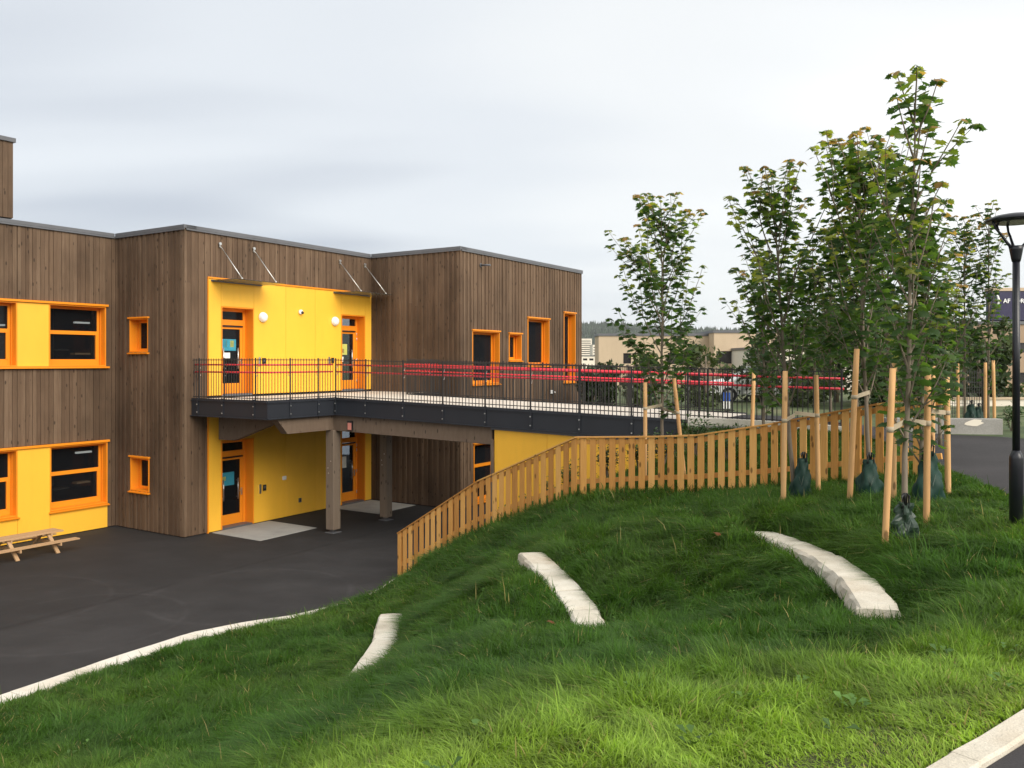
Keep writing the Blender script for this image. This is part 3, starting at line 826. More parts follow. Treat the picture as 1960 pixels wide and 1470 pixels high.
def door(w, s0, s1, z0, z1, posters, hinge=True, label=None):
    rv = .30
    w.holes.append((s0, s1, z0, z1))
    m = MB(); t = .04
    w.box(m, s0, s0 + t, -rv - .08, .057, z0, z1); w.box(m, s1 - t, s1, -rv - .08, .057, z0, z1); w.box(m, s0 + t, s1 - t, -rv - .08, .055, z1 - t, z1)
    f = .085; a, b, d = s0 + t, s1 - t, z1 - t; q0, q1 = -rv - .07, -rv
    zt = z0 + 2.10
    w.box(m, a, a + f, q0, q1, z0, d); w.box(m, b - f, b, q0, q1, z0, d); w.box(m, a + f, b - f, q0, q1 - .002, d - f, d)
    w.box(m, a + f, b - f, q0, q1 - .002, zt, zt + .17)
    do = m.build('door', M['orange'], B0, label, bevel=.004)
    w.box(MB(), a + f + .001, b - f - .001, q0 + .02, q0 + .032, zt + .171, d - f - .001).build('transom_pane', M['glass'], do)
    m = MB(); l0, l1 = a + f + .006, b - f - .006; g = .10
    w.box(m, l0, l0 + g, q0 + .004, q1 - .012, z0 + .03, zt - .012); w.box(m, l1 - g, l1, q0 + .004, q1 - .012, z0 + .03, zt - .012)
    w.box(m, l0 + g, l1 - g, q0 + .004, q1 - .014, zt - .012 - g, zt - .012); w.box(m, l0 + g, l1 - g, q0 + .004, q1 - .014, z0 + .03, z0 + .34)
    m.build('leaf_frame', M['orange'], do, bevel=.003)
    w.box(MB(), l0 + g + .001, l1 - g - .001, q0 + .02, q0 + .034, z0 + .341, zt - .012 - g - .001).build('pane', M['glass'], do)
    w.box(MB(), l0 + .02, l1 - .02, q1 - .004, q1 + .025, zt - .05, zt - .01).build('door_closer', M['black'], do)
    for sx in (l0 + g + .10, l1 - g - .12):
        m = MB(); m.tube([w.pt(sx, -rv + .045, z0 + .78), w.pt(sx, -rv + .045, z0 + 1.42)], .016, 8)
        for zz in (z0 + .85, z0 + 1.35): m.tube([w.pt(sx, -rv - .045, zz), w.pt(sx, -rv + .045, zz)], .008, 6)
        m.build('pull_bar', M['chrome'], do)
    m = MB(); w.box(m, l1 - .085, l1 - .03, q1 - .01, q1 + .012, z0 + .88, z0 + 1.10); m.tube([w.pt(l1 - .06, q1, z0 + 1.02), w.pt(l1 - .06, q1 + .05, z0 + 1.02), w.pt(l1 - .17, q1 + .05, z0 + 1.02)], .009, 6)
    m.build('handle', M['chrome'], do)
    if hinge:
        for zz in (.25, 1.0, 1.75, 1.92):
            MB().tube([w.pt(l1 + .05, q1 + .012, z0 + zz), w.pt(l1 + .05, q1 + .012, z0 + zz + .11)], .014, 8).build('hinge', M['chrome'], do)
    for (p0, p1, r0, r1, mat, nm) in posters:
        w.box(MB(), l0 + g + p0, l0 + g + p1, q0 + .036, q0 + .040, z0 + r0, z0 + r1).build(nm, M[mat], do)
    w.box(MB(), s0 + .01, s1 - .01, -rv - .08, .02, z0 - .03, z0 + .028).build('threshold', M['flash'], do)
    return do

# openings --------------------------------------------------
window(WL, -2.06, -.35, 4.86, 6.64, 'big', False, False, tr=.555)
window(WL, -4.70, -2.93, 4.86, 6.64, 'big', False, False, tr=.555)
window(WL, -2.03, -.30, .74, 2.58, 'big', False, True, tr=.555)
window(WL, -4.70, -2.92, .74, 2.58, 'big', False, True, tr=.555)
WL.holes += []
window(WL, -9.4, -7.6, 4.86, 6.64, 'big', True, True, tr=.555); window(WL, -9.4, -7.6, .74, 2.58, 'big', True, True, tr=.555)
window(WB1, 1.62, 2.53, 5.28, 6.27); window(WB1, 1.58, 2.49, 1.16, 2.15)
window(WA2, 8.47, 10.18, 4.22, 6.06); window(WA2, 10.82, 11.70, 5.05, 6.02); window(WA2, 12.15, 13.80, 4.85, 6.66); window(WA2, 15.0, 16.02, 4.16, 7.00)
window(WA2, 8.56, 10.20, .12, 2.14, tr=.6)
up = [(.02, .62, 1.33, 1.68, 'teal', 'poster'), (.12, .28, 1.44, 1.64, 'lime', 'poster_print'), (.40, .54, 1.44, 1.64, 'lime', 'poster_print'), (.17, .40, 1.10, 1.27, 'paper', 'notice')]
dn = [(.03, .55, 1.22, 1.62, 'teal', 'poster'), (.10, .24, 1.38, 1.50, 'lime', 'notice')]
u2 = [(.02, .46, 1.24, 1.62, 'lime', 'poster'), (.12, .30, 1.30, 1.45, 'pink', 'poster_print'), (.02, .28, 1.00, 1.17, 'paper', 'notice')]
d2 = [(.06, .42, 1.22, 1.62, 'paper', 'notice')]
door(WA, 1.21, 2.43, 4.0, 6.64, up, False); door(WA, 6.23, 7.45, 4.0, 6.64, u2, True)
door(WA, 1.21, 2.43, .02, 2.66, dn, False); door(WA, 6.23, 7.45, .02, 2.66, d2, True)

# backing walls, floors, roof --------------------------------------------------
def backing(w, s0, s1, z0, z1):
    m = MB()
    for a, b, c, d in clip_cells(s0, s1, z0, z1, w.holes): w.box(m, a, b, -.30, 0.0, c, d)
    m.build('wall', M['backing'], B0)
backing(WL, -14, .29, -.02, ZT); backing(WB1, 0.002, 3.29 - .002, -.02, ZT); backing(WA, .302, 7.8 + .298, -.02, ZT)
backing(WB2, -3.97 + .002, -.002, -.02, ZT); backing(WA2, 7.8 + .302, 16.55, -.02, ZT)
m = MB(); m.box(16.25, 16.55, -3.66, 9, -.02, ZT); m.box(-14, -13.7, 3.6, 11.9, -.02, ZT); m.box(-14, 16.55, 11.92, 12.2, -.02, ZT); m.build('wall', M['backing'], B0)
for z0, z1, nm, mt in ((-.02, .012, 'floor', 'roomfloor'), (3.62, 3.92, 'floor', 'room'), (8.30, 8.62, 'roof', 'room')):
    m = MB(); m.box(-13.69, .30, 3.60, 11.9, z0, z1); m.box(.305, 8.09, .305, 11.9, z0, z1); m.box(8.105, 16.24, -3.66, 11.9, z0, z1); m.build(nm, M[mt], B0)
for v_, u0, u1 in ((7.2, -13.6, .28), (5.0, .32, 8.08), (1.0, 8.12, 16.2)):
    for z0, z1 in ((.02, 3.6), (3.93, 8.28)): MB().box(u0, u1, v_, v_ + .12, z0, z1).build('inner_wall', M['room'], B0)
for u_ in (-2.5, 5.0, 11.0, 13.9):
    v0 = 3.62 if u_ < 0 else (.35 if u_ < 8 else -3.6); v1 = 7.18 if u_ < 0 else (4.98 if u_ < 8 else .98)
    for z0, z1 in ((.02, 3.6), (3.93, 8.28)): MB().box(u_, u_ + .1, v0, v1, z0, z1).build('inner_wall', M['room'], B0)
# shelves and hanging strip lights seen through the panes
for z in (.9, 1.35, 4.9, 5.35): MB().box(-.9, .1, 6.0, 6.6, z, z + .05).build('shelf', M['room'], B0)
for (xa, xb, ya, v_, nm, mt, dep) in ((144, 172, 617, 4.1, 'strip_light', 'striplight', .10), (147, 176, 867, 4.1, 'strip_light', 'striplight', .10), (144, 173, 677, 3.75, 'shelf', 'table', .25), (147, 173, 925, 3.75, 'shelf', 'table', .25),
        (0, 10, 622, 4.3, 'strip_light', 'striplight', .10), (904, 926, 662, -2.9, 'strip_light', 'striplight', .1), (1012, 1024, 640, -2.9, 'strip_light', 'striplight', .1)):
    a_, z_ = on_A(xa, ya, v_); b_, _ = on_A(xb, ya, v_); MB().box(a_, b_, v_, v_ + dep, z_ - .025, z_ + .025).build(nm, M[mt], B0)

# roof edge flashing --------------------------------------------------
def flash(w, s0, s1, name='roof_edge', z=8.78):
    m = MB(); w.box(m, s0, s1, -.34, .085, z, z + .10); w.box(m, s0, s1, .06, .083, z - .05, z - .001); return m.build(name, M['flash'], B0, bevel=.006)
flash(WL, -14, -.09); flash(WB1, -.085, 3.20); flash(WA, .0, 7.71); flash(WB2, -4.055, -.09); flash(WA2, 7.8, 16.63)
m = MB(); m.box(16.4, 16.635, -3.6, 9, 8.78, 8.88); m.build('roof_edge', M['flash'], B0)

# yellow panels --------------------------------------------------
def panel(w, s0, s1, z0, z1, d=.046):
    a = w.lim(s0 + .004, s1 - .004, .004, d); return ubox('yellow_panel', M['yellow'], B0, *a, z0 + .004, z1 - .004)
for z0, z1 in ((4.86, 6.64),): panel(WL, -2.93, -2.06, z0, z1)
panel(WL, -2.92, -2.03, 0.02, 2.58); panel(WL, -2.03, -.30, 0.02, .67); panel(WL, -4.70, -2.92, 0.02, .67)
for (s0, s1) in ((.78, 1.21),): panel(WA, s0, s1, .02, 3.58); panel(WA, s0, s1, 4.0, 7.42)
for z0, z1, zt in ((2.66, 3.58, 0), (6.64, 7.42, 1)):
    panel(WA, 1.21, 2.43, z0, z1); panel(WA, 6.23, 7.45, z0, z1)
for c in ((2.43, 3.72), (3.72, 5.0), (5.0, 6.23), (7.45, 7.775)): panel(WA, c[0], c[1], .02, 3.58); panel(WA, c[0], c[1], 4.0, 7.42)
YH_L = [(-4.70, -.30, -.05, 2.66), (-4.70, -.35, 4.78, 6.72)]
for t_ in ((-.29, .10, 6.645, 6.71), (-.27, .125, 4.80, 4.855), (-.25, .10, 2.585, 2.65)):
    m = MB(); WL.box(m, -4.76, t_[0], .002, *t_[1:]); m.build('window_band_trim', M['orange'], B0, bevel=.006)
for t_ in ((.735, 7.775, .002, .075, 7.424, 7.47), (.735, .772, .002, .06, .0, 3.6), (.735, .772, .002, .06, 4.0, 7.423)):
    m = MB(); WA.box(m, *t_); m.build('facade_trim', M['orange'], B0)
WA.holes += [(.735, 7.8, -.05, 7.475)]
for h in YH_L: WL.holes.append(h)

# cladding boards, board by board --------------------------------------------------
boards = []
def clad(w, s0, s1, z0, z1, seed, bw=.135, proud=.020):
    rr = random.Random(seed)
    cuts = sorted({s0, s1, *[min(max(h[i], s0), s1) for h in w.holes for i in (0, 1)]})
    k = 0
    for a, b in zip(cuts[:-1], cuts[1:]):
        if b - a < .01: continue
        n = max(1, round((b - a) / bw)); ws = [rr.uniform(.78, 1.25) for _ in range(n)]; sc = (b - a) / sum(ws); s = a
        for x in ws:
            e_ = s + x * sc; k += 1
            for _, _, c, d in clip_cells(s, e_, z0, z1, [h for h in w.holes if h[0] < (s + e_) / 2 < h[1]]):
                parts = [(c, d)]
                if d - c > 4.5 and rr.random() < .5:
                    zc = rr.uniform(c + 1.2, d - 1.5); parts = [(c, zc - .001), (zc + .001, d)]
                for c2, d2 in parts:
                    dd = .028 + (proud if k % 2 else 0) + rr.uniform(-.003, .003)
                    g = .004 if k % 2 else -.004
                    boards.append((w, s + g + .004, e_ - g - .004, dd, c2, d2))
            s = e_
clad(WL, -14.0, -.03, .03, 8.775, 1, .112, .008); clad(WB1, .0, 3.26, .03, 8.775, 2, .112, .024); clad(WA, -.045, 7.77, .03, 8.775, 3, .105, .010)
clad(WB2, -3.97, -.03, .03, 8.775, 4, .115, .022); clad(WA2, 7.755, 16.55, .03, 8.775, 5, .105, .018)
def screen(bd):
    w, a, b, d, c, e_ = bd
    p, q = w.pt(a, d, c), w.pt(b, d, e_)
    P, Q = uv2w(p[0], p[1]), uv2w(q[0], q[1])
    xa, xb = P.x / P.y, Q.x / Q.y
    if max(xa, xb) < -.6125: return 0
    return abs(xb - xa) * (e_ - c) / P.y
boards.sort(key=lambda bd: -screen(bd))
for w, a, b, d, c, e_ in boards[:300]:
    l = w.lim(a, b, .004, d); ubox('plank', M['clad'], B0, *l, c, e_)
if len(boards) > 300:
    m = MB()
    for w, a, b, d, c, e_ in boards[300:]: m.box(*w.lim(a, b, .004, d), c, e_)
    m.build('plank', M['clad'], B0, kind='stuff')
print('boards', len(boards))
# taller rear block at the left edge
m = MB(); m.box(-14, -3.02, 3.33, 9, 8.915, 11.05); m.build('rear_block', M['backing'], B0)
s = -14.0; rr = random.Random(9)
m = MB()
while s < -3.05:
    e_ = min(s + rr.uniform(.10, .17), -2.99); l = WL.lim(s + .003, e_ - .003, -.042, -.008 + rr.uniform(0, .008))
    if s > -4.6: ubox('plank', M['clad'], B0, *l, 8.93, 11.0)
    else: m.box(*l, 8.93, 11.0)
    s = e_
m.build('plank', M['clad'], B0, kind='stuff')
m = MB(); m.box(-14, -2.96, 3.24, 9, 11.0, 11.12); m.build('roof_edge', M['flash'], B0, bevel=.006)
# inner return of the boards at the far right corner
m = MB(); m.box(16.552, 16.59, -4.01, 8.9, .0, 8.77); m.build('corner_board', M['clad'], B0)

# ------------------------------------------------------------------ things fixed to the fronts
def on_wall(name, w, s, z, label, cat, group=None):
    o = empty(name, w.pt(s, .05, z), label, cat, group, frame='b'); return o
for s, lb in ((2.76, 'round white wall lamp beside the upper left door with the blue poster'), (5.90, 'round white wall lamp beside the upper right door on the yellow front')):
    o = on_wall('wall_lamp', WA, s, 6.38, lb, 'lamp', 'round white wall lamps')
    def disc(prof, mat, nm, s=s, o=o):
        m = MB(); n = 24; vs = []; fs = []
        for r_, d_ in prof:
            for k in range(n):
                t = 2 * math.pi * k / n; vs.append((s + r_ * math.cos(t), -.05 - d_, 6.38 + r_ * math.sin(t)))
        for i in range(len(prof) - 1):
            for k in range(n): fs.append((i*n+k, i*n+(k+1) % n, (i+1)*n+(k+1) % n, (i+1)*n+k))
        m.add(vs, fs, True); m.build(nm, mat, o)
    disc([(.0, 0), (.15, 0), (.155, .02), (.155, .05), (.145, .055)], M['white'], 'base')
    disc([(.145, .05), (.14, .085), (.115, .12), (.07, .145), (.0, .155)], M['lampglow'], 'diffuser')
o = on_wall('security_camera', WA, 4.32, 6.62, 'small white dome camera on the upper yellow wall between the lamps', 'camera')
m = MB(); m.tube([(4.32, -.05, 6.62), (4.32, -.12, 6.62)], .075, 16); m.build('housing', M['white'], o)
m = MB(); m.tube([(4.34, -.12, 6.60), (4.36, -.17, 6.58)], [.05, .035], 14); m.build('lens', M['black'], o)
for s, z, lb in ((2.80, 5.02, 'grey card reader beside the upper left door above the railing'), (5.80, 5.04, 'grey card reader beside the upper right door above the railing'), (2.83, 1.07, 'black card reader beside the lower left door under the bridge')):
    o = on_wall('card_reader', WA, s, z, lb, 'card reader', 'card readers beside the doors')
    m = MB(); m.box(s - .055, s + .055, -.085, -.05, z - .09, z + .09); m.build('body', M['black'], o)
    m = MB(); m.box(s - .03, s + .03, -.09, -.0855, z - .02, z + .05); m.build('screen', M['flash'], o)
    m = MB(); m.box(s - .20, s - .13, -.075, -.05, z - .16, z + .12); m.build('door_switch', M['chrome'], o)
o = on_wall('wall_box', WA, 3.62, 1.28, 'small white junction box on the lower yellow wall', 'junction box')
m = MB(); m.box(3.56, 3.70, -.10, -.05, 1.22, 1.34); m.build('cover', M['white'], o, bevel=.008)
m = MB(); m.tube([(3.63, -.10, 1.28), (3.63, -.112, 1.28)], .03, 12); m.build('cap', M['white'], o)
o = on_wall('wall_outlet', WA, 4.32, .46, 'small dark outlet low on the lower yellow wall', 'outlet')
m = MB(); m.box(4.26, 4.38, -.062, -.05, .40, .54); m.build('plate', M['flash'], o)
for zz in (.43, .49): MB().box(4.29, 4.35, -.072, -.0625, zz, zz + .04).build('socket', M['black'], o)
# glass door canopies on steel rods
for s0, s1, rods, lb in ((.86, 2.72, (1.15, 2.41), 'glass door canopy on two steel rods above the upper left door'), (5.86, 7.70, (6.15, 7.42), 'glass door canopy on two steel rods above the upper right door')):
    o = empty('door_canopy', ((s0 + s1) / 2, -.06, 7.36), lb, 'canopy', 'glass canopies over the upper doors', frame='b')
    MB().box(s0, s1, -1.12, -.085, 7.355, 7.372).build('glass_plate', M['canopy'], o)
    MB().box(s0 - .01, s1 + .01, -.084, -.049, 7.34, 7.39).build('wall_rail', M['flash'], o)
    for s in rods:
        m = MB(); m.tube([(s, -.07, 8.43), (s, -1.04, 7.40)], .013, 8); rod = m.build('rod', M['chrome'], o)
        m = MB(); m.tube([(s, -.048, 8.47), (s, -.10, 8.47)], .045, 12); m.tube([(s, -.048, 8.39), (s, -.09, 8.39)], .03, 12); m.build('wall_plate', M['chrome'], rod)
        m = MB(); m.tube([(s, -1.04, 7.3735), (s, -1.04, 7.42)], .028, 12); m.build('clamp', M['chrome'], rod)
o = on_wall('overflow_spout', WA2, 8.98, 8.36, 'short steel overflow spout high on the right hand timber wall', 'spout')
m = MB(); m.tube([(8.98, -4.0, 8.36), (8.98, -4.42, 8.34)], .035, 12); m.build('pipe', M['flash'], o)
m = MB(); m.tube([(8.98, -4.018, 8.36), (8.98, -4.03, 8.36)], .07, 12); m.build('flange', M['flash'], o)
o = on_wall('wall_tap', WA2, 14.0, 3.9, 'small white wall tap low on the right hand timber wall behind the railing', 'tap')
m = MB(); m.box(13.9, 14.1, -4.06, -4.015, 3.72, 3.86); m.build('plate', M['white'], o)
m = MB(); m.tube([(14.0, -4.06, 3.80), (14.0, -4.16, 3.80), (14.0, -4.18, 3.70)], .014, 8); m.build('spout', M['chrome'], o)
# concrete door slabs on the yard
for s0, s1, lb in ((.85, 3.0, 'grey concrete slab in front of the lower left door'), (5.75, 7.7, 'grey concrete slab in front of the lower right door beneath the bridge')):
    o = link('door_slab', unit_box(M['slab'], 'door_slab'), ((s0 + s1) / 2, -1.12, -.02), None, lb, 'slab', 'concrete slabs at the lower doors', frame='b')
    o.scale = (s1 - s0, 2.05, .034)

# ================================================================== FOOTBRIDGE
ZD = 3.93
def dz(v):                       # deck level: flat balcony, then a gentle fall along the bridge
    t = -3.17 - v
    return ZD - .0235 * min(max(t, 0), 11.0)
FB = empty('footbridge', (4.3, -1.6, 3.4), 'dark steel footbridge with pale deck leading from the upper doors to the path', 'footbridge', frame='b')
VEND = -14.2
m = MB()
m.box(.22, 7.79, -3.13, -.06, ZD - .10, ZD)
m.build('deck', M['deck'], FB)
vv = [-3.134, -6, -9, -12, VEND]
vs = []; fs = []
for v in vv:
    z = dz(v); vs += [(2.74, v, z - .10), (6.0, v, z - .10), (6.0, v, z), (2.74, v, z)]
for i in range(len(vv) - 1):
    for k in range(4): fs.append((i*4+k, i*4+(k+1) % 4, (i+1)*4+(k+1) % 4, (i+1)*4+k))
fs += [(0,1,2,3), tuple(4*(len(vv)-1)+k for k in (3,2,1,0))]
MB().add(vs, fs).build('deck', M['deck'], FB)
# soffit boards under the deck
m = MB(); m.box(.24, 7.78, -3.10, -.07, ZD - .16, ZD - .102); m.box(2.78, 5.96, -13.6, -3.101, 3.50, 3.56); m.build('soffit', M['beam'], FB)

# edge plates between posts, bolted flanges
def edge(pts, posts, inward, name='edge_plate'):
    """pts p->q in (u,v); posts: list of fractions"""
    p, q = np.array(pts[0]), np.array(pts[1]); L = np.linalg.norm(q - p); d = (q - p) / L; nrm = np.array(inward)
    P = lambda s, o, z: (*(p + d * s + nrm * o), z)
    cuts = sorted({0.0, L, *[f for f in posts]})
    for a, b in zip(cuts[:-1], cuts[1:]):
        if b - a < .05: continue
        vs = []
        for s in (a + .004, b - .004):
            z = dz((p + d * s)[1])
            vs += [P(s, 0, z - .47), P(s, .02, z - .47), P(s, .02, z + .03), P(s, 0, z + .03)]
        MB().add(vs, [(0,1,2,3),(7,6,5,4),(0,4,5,1),(1,5,6,2),(2,6,7,3),(3,7,4,0)]).build(name, M['steel'], FB)
    m = MB()
    z0, z1 = dz(p[1]), dz(q[1])
    m.beam(P(0, -.03, z0 - .47), P(L, -.03, z1 - .47), .06, .022); m.build('lower_flange', M['steel'], FB)
    m = MB(); m.beam(P(0, -.016, z0 - .03), P(L, -.016, z1 - .03), .03, .03); m.build('upper_angle', M['steel'], FB)
    for s in posts:
        z = dz((p + d * s)[1]); 
        m = MB(); m.beam(P(s, -.012, z - .44), P(s, -.012, z + .05), .07, .024, up=(nrm[0], nrm[1], 0)); br = m.build('bracket', M['steel'], FB)
        for zz in (-.14, -.36):
            for so_ in (-.0,):
                MB().tube([P(s + so_, -.024, z + zz), P(s + so_, -.042, z + zz)], .018, 6).build('bolt', M['chrome'], br)
E1 = ((.20, -.03), (.20, -3.17)); E2 = ((.20, -3.17), (2.69, -3.17)); E3 = ((2.69, -3.17), (2.69, VEND))
P1 = [.28, 1.35, 2.62]; P2 = [.80, 1.85]; P3 = [.06] + [1.22 + 1.36 * i for i in range(8)]
edge(E1, P1, (1, 0)); edge(E2, P2, (0, 1)); edge(E3, P3, (1, 0))
edge(((6.05, -3.17), (6.05, VEND)), [1.0 + 1.36 * i for i in range(8)], (-1, 0)); edge(((6.05, -3.17), (7.78, -3.17)), [.85], (0, 1))
# timber beams and columns
m = MB()
fn = lambda a, z, t: (a, t, z)
m.prism([(-.15+.75, ZD - .16), (3.02, ZD - .475), (3.02, ZD - .475 - .44), (.98, ZD - .475 - .44), (.62, ZD - .475 - .05), (.62, ZD - .16)], fn, -3.10, -2.84)
m.build('beam', M['beam'], FB, bevel=.01)
vs = []
for v in (-2.84, -8.62):
    z = dz(v) - .475
    vs += [(2.745, v, z - .46), (2.985, v, z - .46), (2.985, v, z), (2.745, v, z)]
MB().add(vs, [(0,1,2,3),(7,6,5,4),(0,4,5,1),(1,5,6,2),(2,6,7,3),(3,7,4,0)]).build('beam', M['beam'], FB, bevel=.01)
vs = []
for v in (-.4, -8.62):
    z = dz(v) - .20
    vs += [(5.6, v, z - .62), (5.84, v, z - .62), (5.84, v, z), (5.6, v, z)]
MB().add(vs, [(0,1,2,3),(7,6,5,4),(0,4,5,1),(1,5,6,2),(2,6,7,3),(3,7,4,0)]).build('beam', M['beam'], FB, bevel=.01)
m = MB(); m.prism([(-.2, 3.40), (-.2, 2.72), (-.85, 2.72), (-2.9, 3.40)][::-1], lambda v, z, t: (t, v, z), 1.0, 1.2); m.build('beam', M['beam'], FB, bevel=.01)
for u in (3.5, 4.6): MB().box(u, u + .14, -3.0, -.2, 3.22, 3.76).build('joist', M['beam'], FB)
def column(u, v, z1, w=.30):
    m = MB(); m.box(u - w/2, u + w/2, v - w/2, v + w/2, .10, z1); c = m.build('column', M['column'], FB, bevel=.014)
    m = MB(); m.box(u - .17, u + .17, v - .17, v + .17, .0, .02); m.box(u - .06, u + .06, v - .06, v + .06, .02, .099); m.build('foot_plate', M['flash'], c)
    for dx, dzz in ((.06, 1.9), (-.05, 2.1), (.04, 1.75)):
        MB().tube([(u - w/2 - .006, v + dx, dzz), (u - w/2 + .004, v + dx, dzz)], .016, 8).build('bolt', M['chrome'], c)
column(2.80, -3.02, dz(-3.1) - .475 - .445); column(5.10, -3.05, 3.25, .28)
m = MB(); m.box(2.70, 2.742, -3.86, -3.66, 3.02, 3.30); r_ = m.build('lamp_box', M['black'], FB); MB().box(2.69, 2.699, -3.83, -3.69, 3.04, 3.24).build('cover', M['pink'], r_)
# yellow store room under the land end
m = MB(); m.box(2.80, 5.9, -13.9, -8.66, -.3, 3.30); m.build('store_wall', M['backing'], FB)
m = MB(); m.box(2.70, 2.96, -8.66, -8.62, 0, 3.02); m.box(2.70, 2.745, -8.70, -8.661, 0, 3.0); m.build('jamb', M['beam'], FB)
bl, _ = on_B(1047, 850, 2.75)
cuts = [-8.705, bl, bl - 1.30, bl - 2.6, -13.85]
for a, b in zip(cuts[:-1], cuts[1:]):
    zt = dz((a + b) / 2) - .56
    vs = []
    for v in (a - .004, b + .004):
        z = dz(v) - .545; vs += [(2.75, v, .02), (2.795, v, .02), (2.795, v, z), (2.75, v, z)]
    MB().add(vs, [(0,1,2,3),(7,6,5,4),(0,4,5,1),(1,5,6,2),(2,6,7,3),(3,7,4,0)]).build('yellow_panel', M['yellow'], FB)
m = MB(); m.beam((2.735, -8.62, dz(-8.62) - .51), (2.735, -13.9, dz(-13.9) - .51), .05, .06); m.build('flashing', M['flash'], FB)

# ================================================================== RAILINGS
def railing(name, runs, label, reds, posts_every=1.36, hz=1.16):
    root = empty(name, (*runs[0][0], dz(runs[0][0][1])), label, 'railing', frame='b')
    barm = {}
    for (p, q, red, posts) in runs:
        p, q = np.array(p, float), np.array(q, float); L = np.linalg.norm(q - p); d = (q - p) / L
        n = max(1, round(L / .105)); st = L / n
        al = abs(d[0]) > .5
        for i in range(n + (1 if q is runs[-1][1] else 0)):
            c = p + d * st * (i + .5)
            if any(abs(st * (i + .5) - s) < .035 for s in posts): continue
            z = dz(c[1])
            ubox('baluster', M['rail'], root, c[0] - (.009 if al else .005), c[0] + (.009 if al else .005), c[1] - (.005 if al else .009), c[1] + (.005 if al else .009), z - .06, z + hz)
        z0, z1 = dz(p[1]), dz(q[1])
        P = lambda s, o, z: ((p + d * s)[0] + (-d[1]) * o, (p + d * s)[1] + d[0] * o, z)
        for zz in (hz - .045, .075):
            m = MB(); m.beam(P(0, 0, z0 + zz), P(L, 0, z1 + zz), .012, .022); m.build('flat_rail', M['rail'], root)
        for s in posts:
            c = p + d * s; z = dz(c[1]); w1, w2 = (.02, .011) if al else (.011, .02)
            po = MB().box(c[0] - w1, c[0] + w1, c[1] - w2, c[1] + w2, z - .40, z + hz + .01).build('post', M['rail'], root)
            for zz in reds:
                m = MB(); c2 = c + np.array(red) * .085; m.tube([(*c, z + zz - .10), (*(c + np.array(red) * .06), z + zz - .09), (*c2, z + zz - .02)], .008, 6)
                m.build('rail_bracket', M['chrome'], po)
        o = np.array(red) * .085
        for zz in reds:
            a, b_ = p + o, q + o
            MB().tube([(*a, z0 + zz), (*b_, z1 + zz)], .0235, 10).build('handrail', M['red'], root)
    return root
VR = -17.15
railing('railing', [((.23, -.06), (.23, -3.14), (1, 0), P1), ((.23, -3.14), (2.72, -3.14), (0, 1), P2),
                    ((2.72, -3.14), (2.72, VR), (1, 0), [.06] + [1.22 + 1.36 * i for i in range(8)] + [11.0, 11.2, 12.6, 13.98])],
        'dark bar railing along the near edge of the balcony and bridge with red handrails', (.98, .775))
railing('railing', [((7.75, -3.14), (6.02, -3.14), (0, 1), [.85]), ((6.02, -3.14), (6.02, -13.9), (-1, 0), [.02] + [1.0 + 1.36 * i for i in range(8)] + [10.7])],
        'dark bar railing along the far edge of the bridge in front of the timber wall', (.98, .775))

# low retaining wall beside the path end of the bridge
b = MB(); u0 = 2.60
b.box(2.62, 2.80, -17.3, -14.15, 2.3, 3.60); b.build('retaining_wall', M['concrete'], label='low grey retaining wall below the end of the near railing', cat='wall', frame='b')

# ================================================================== PICKET FENCE
FP = [(-2.6,19.3),(-.68,17.6),(1.24,15.9),(2.6,15.35),(3.3,14.95),(4.47,14.2),(5.6,12.75),(6.2,12.05)]
FT = [1.05,2.5,3.57,3.63,3.69,3.96,4.36,4.52]
fp = np.array(FP); fd = np.concatenate([[0], np.cumsum(np.hypot(*np.diff(fp, axis=0).T))])
fxy = lambda s: np.array([np.interp(s, fd, fp[:, 0]), np.interp(s, fd, fp[:, 1])])
fz = lambda s: float(np.interp(s, fd, FT))
PF = empty('picket_fence', (1.24, 15.9, 2.4), 'natural wooden picket fence running up the grassy bank with sloping top', 'fence')
s = .06; rr = random.Random(3); bars = []
while s < fd[-1] - .05:
    c = fxy(s); a_ = fxy(min(s + .1, fd[-1])) - fxy(max(0, s - .1)); a_ /= np.linalg.norm(a_); nn = np.array([a_[1], -a_[0]])   # towards the lawn
    if nn[1] > 0: nn = -nn
    w = .117 + rr.uniform(-.003, .003); t = .021
    zb = gz(*c) - .07 + rr.uniform(-.02, .02)
    if s < .1: zb = .0
    off = .035
    m = MB(); vs = []
    tl = rr.uniform(-.004, .004)
    for k, (e_, o) in enumerate(((-w/2, off), (w/2, off), (w/2, off + t), (-w/2, off + t))):
        q_ = c + a_ * e_ + nn * o; vs.append((*q_, zb))
    for k, (e_, o) in enumerate(((-w/2, off), (w/2, off), (w/2, off + t), (-w/2, off + t))):
        q_ = c + a_ * (e_ + tl) + nn * o; vs.append((*q_, fz(s + e_) - .022))
    m.add(vs, [(0,3,2,1),(4,5,6,7),(0,1,5,4),(1,2,6,5),(2,3,7,6),(3,0,4,7)]); m.build('picket', M['picket'], PF)
    s += .186
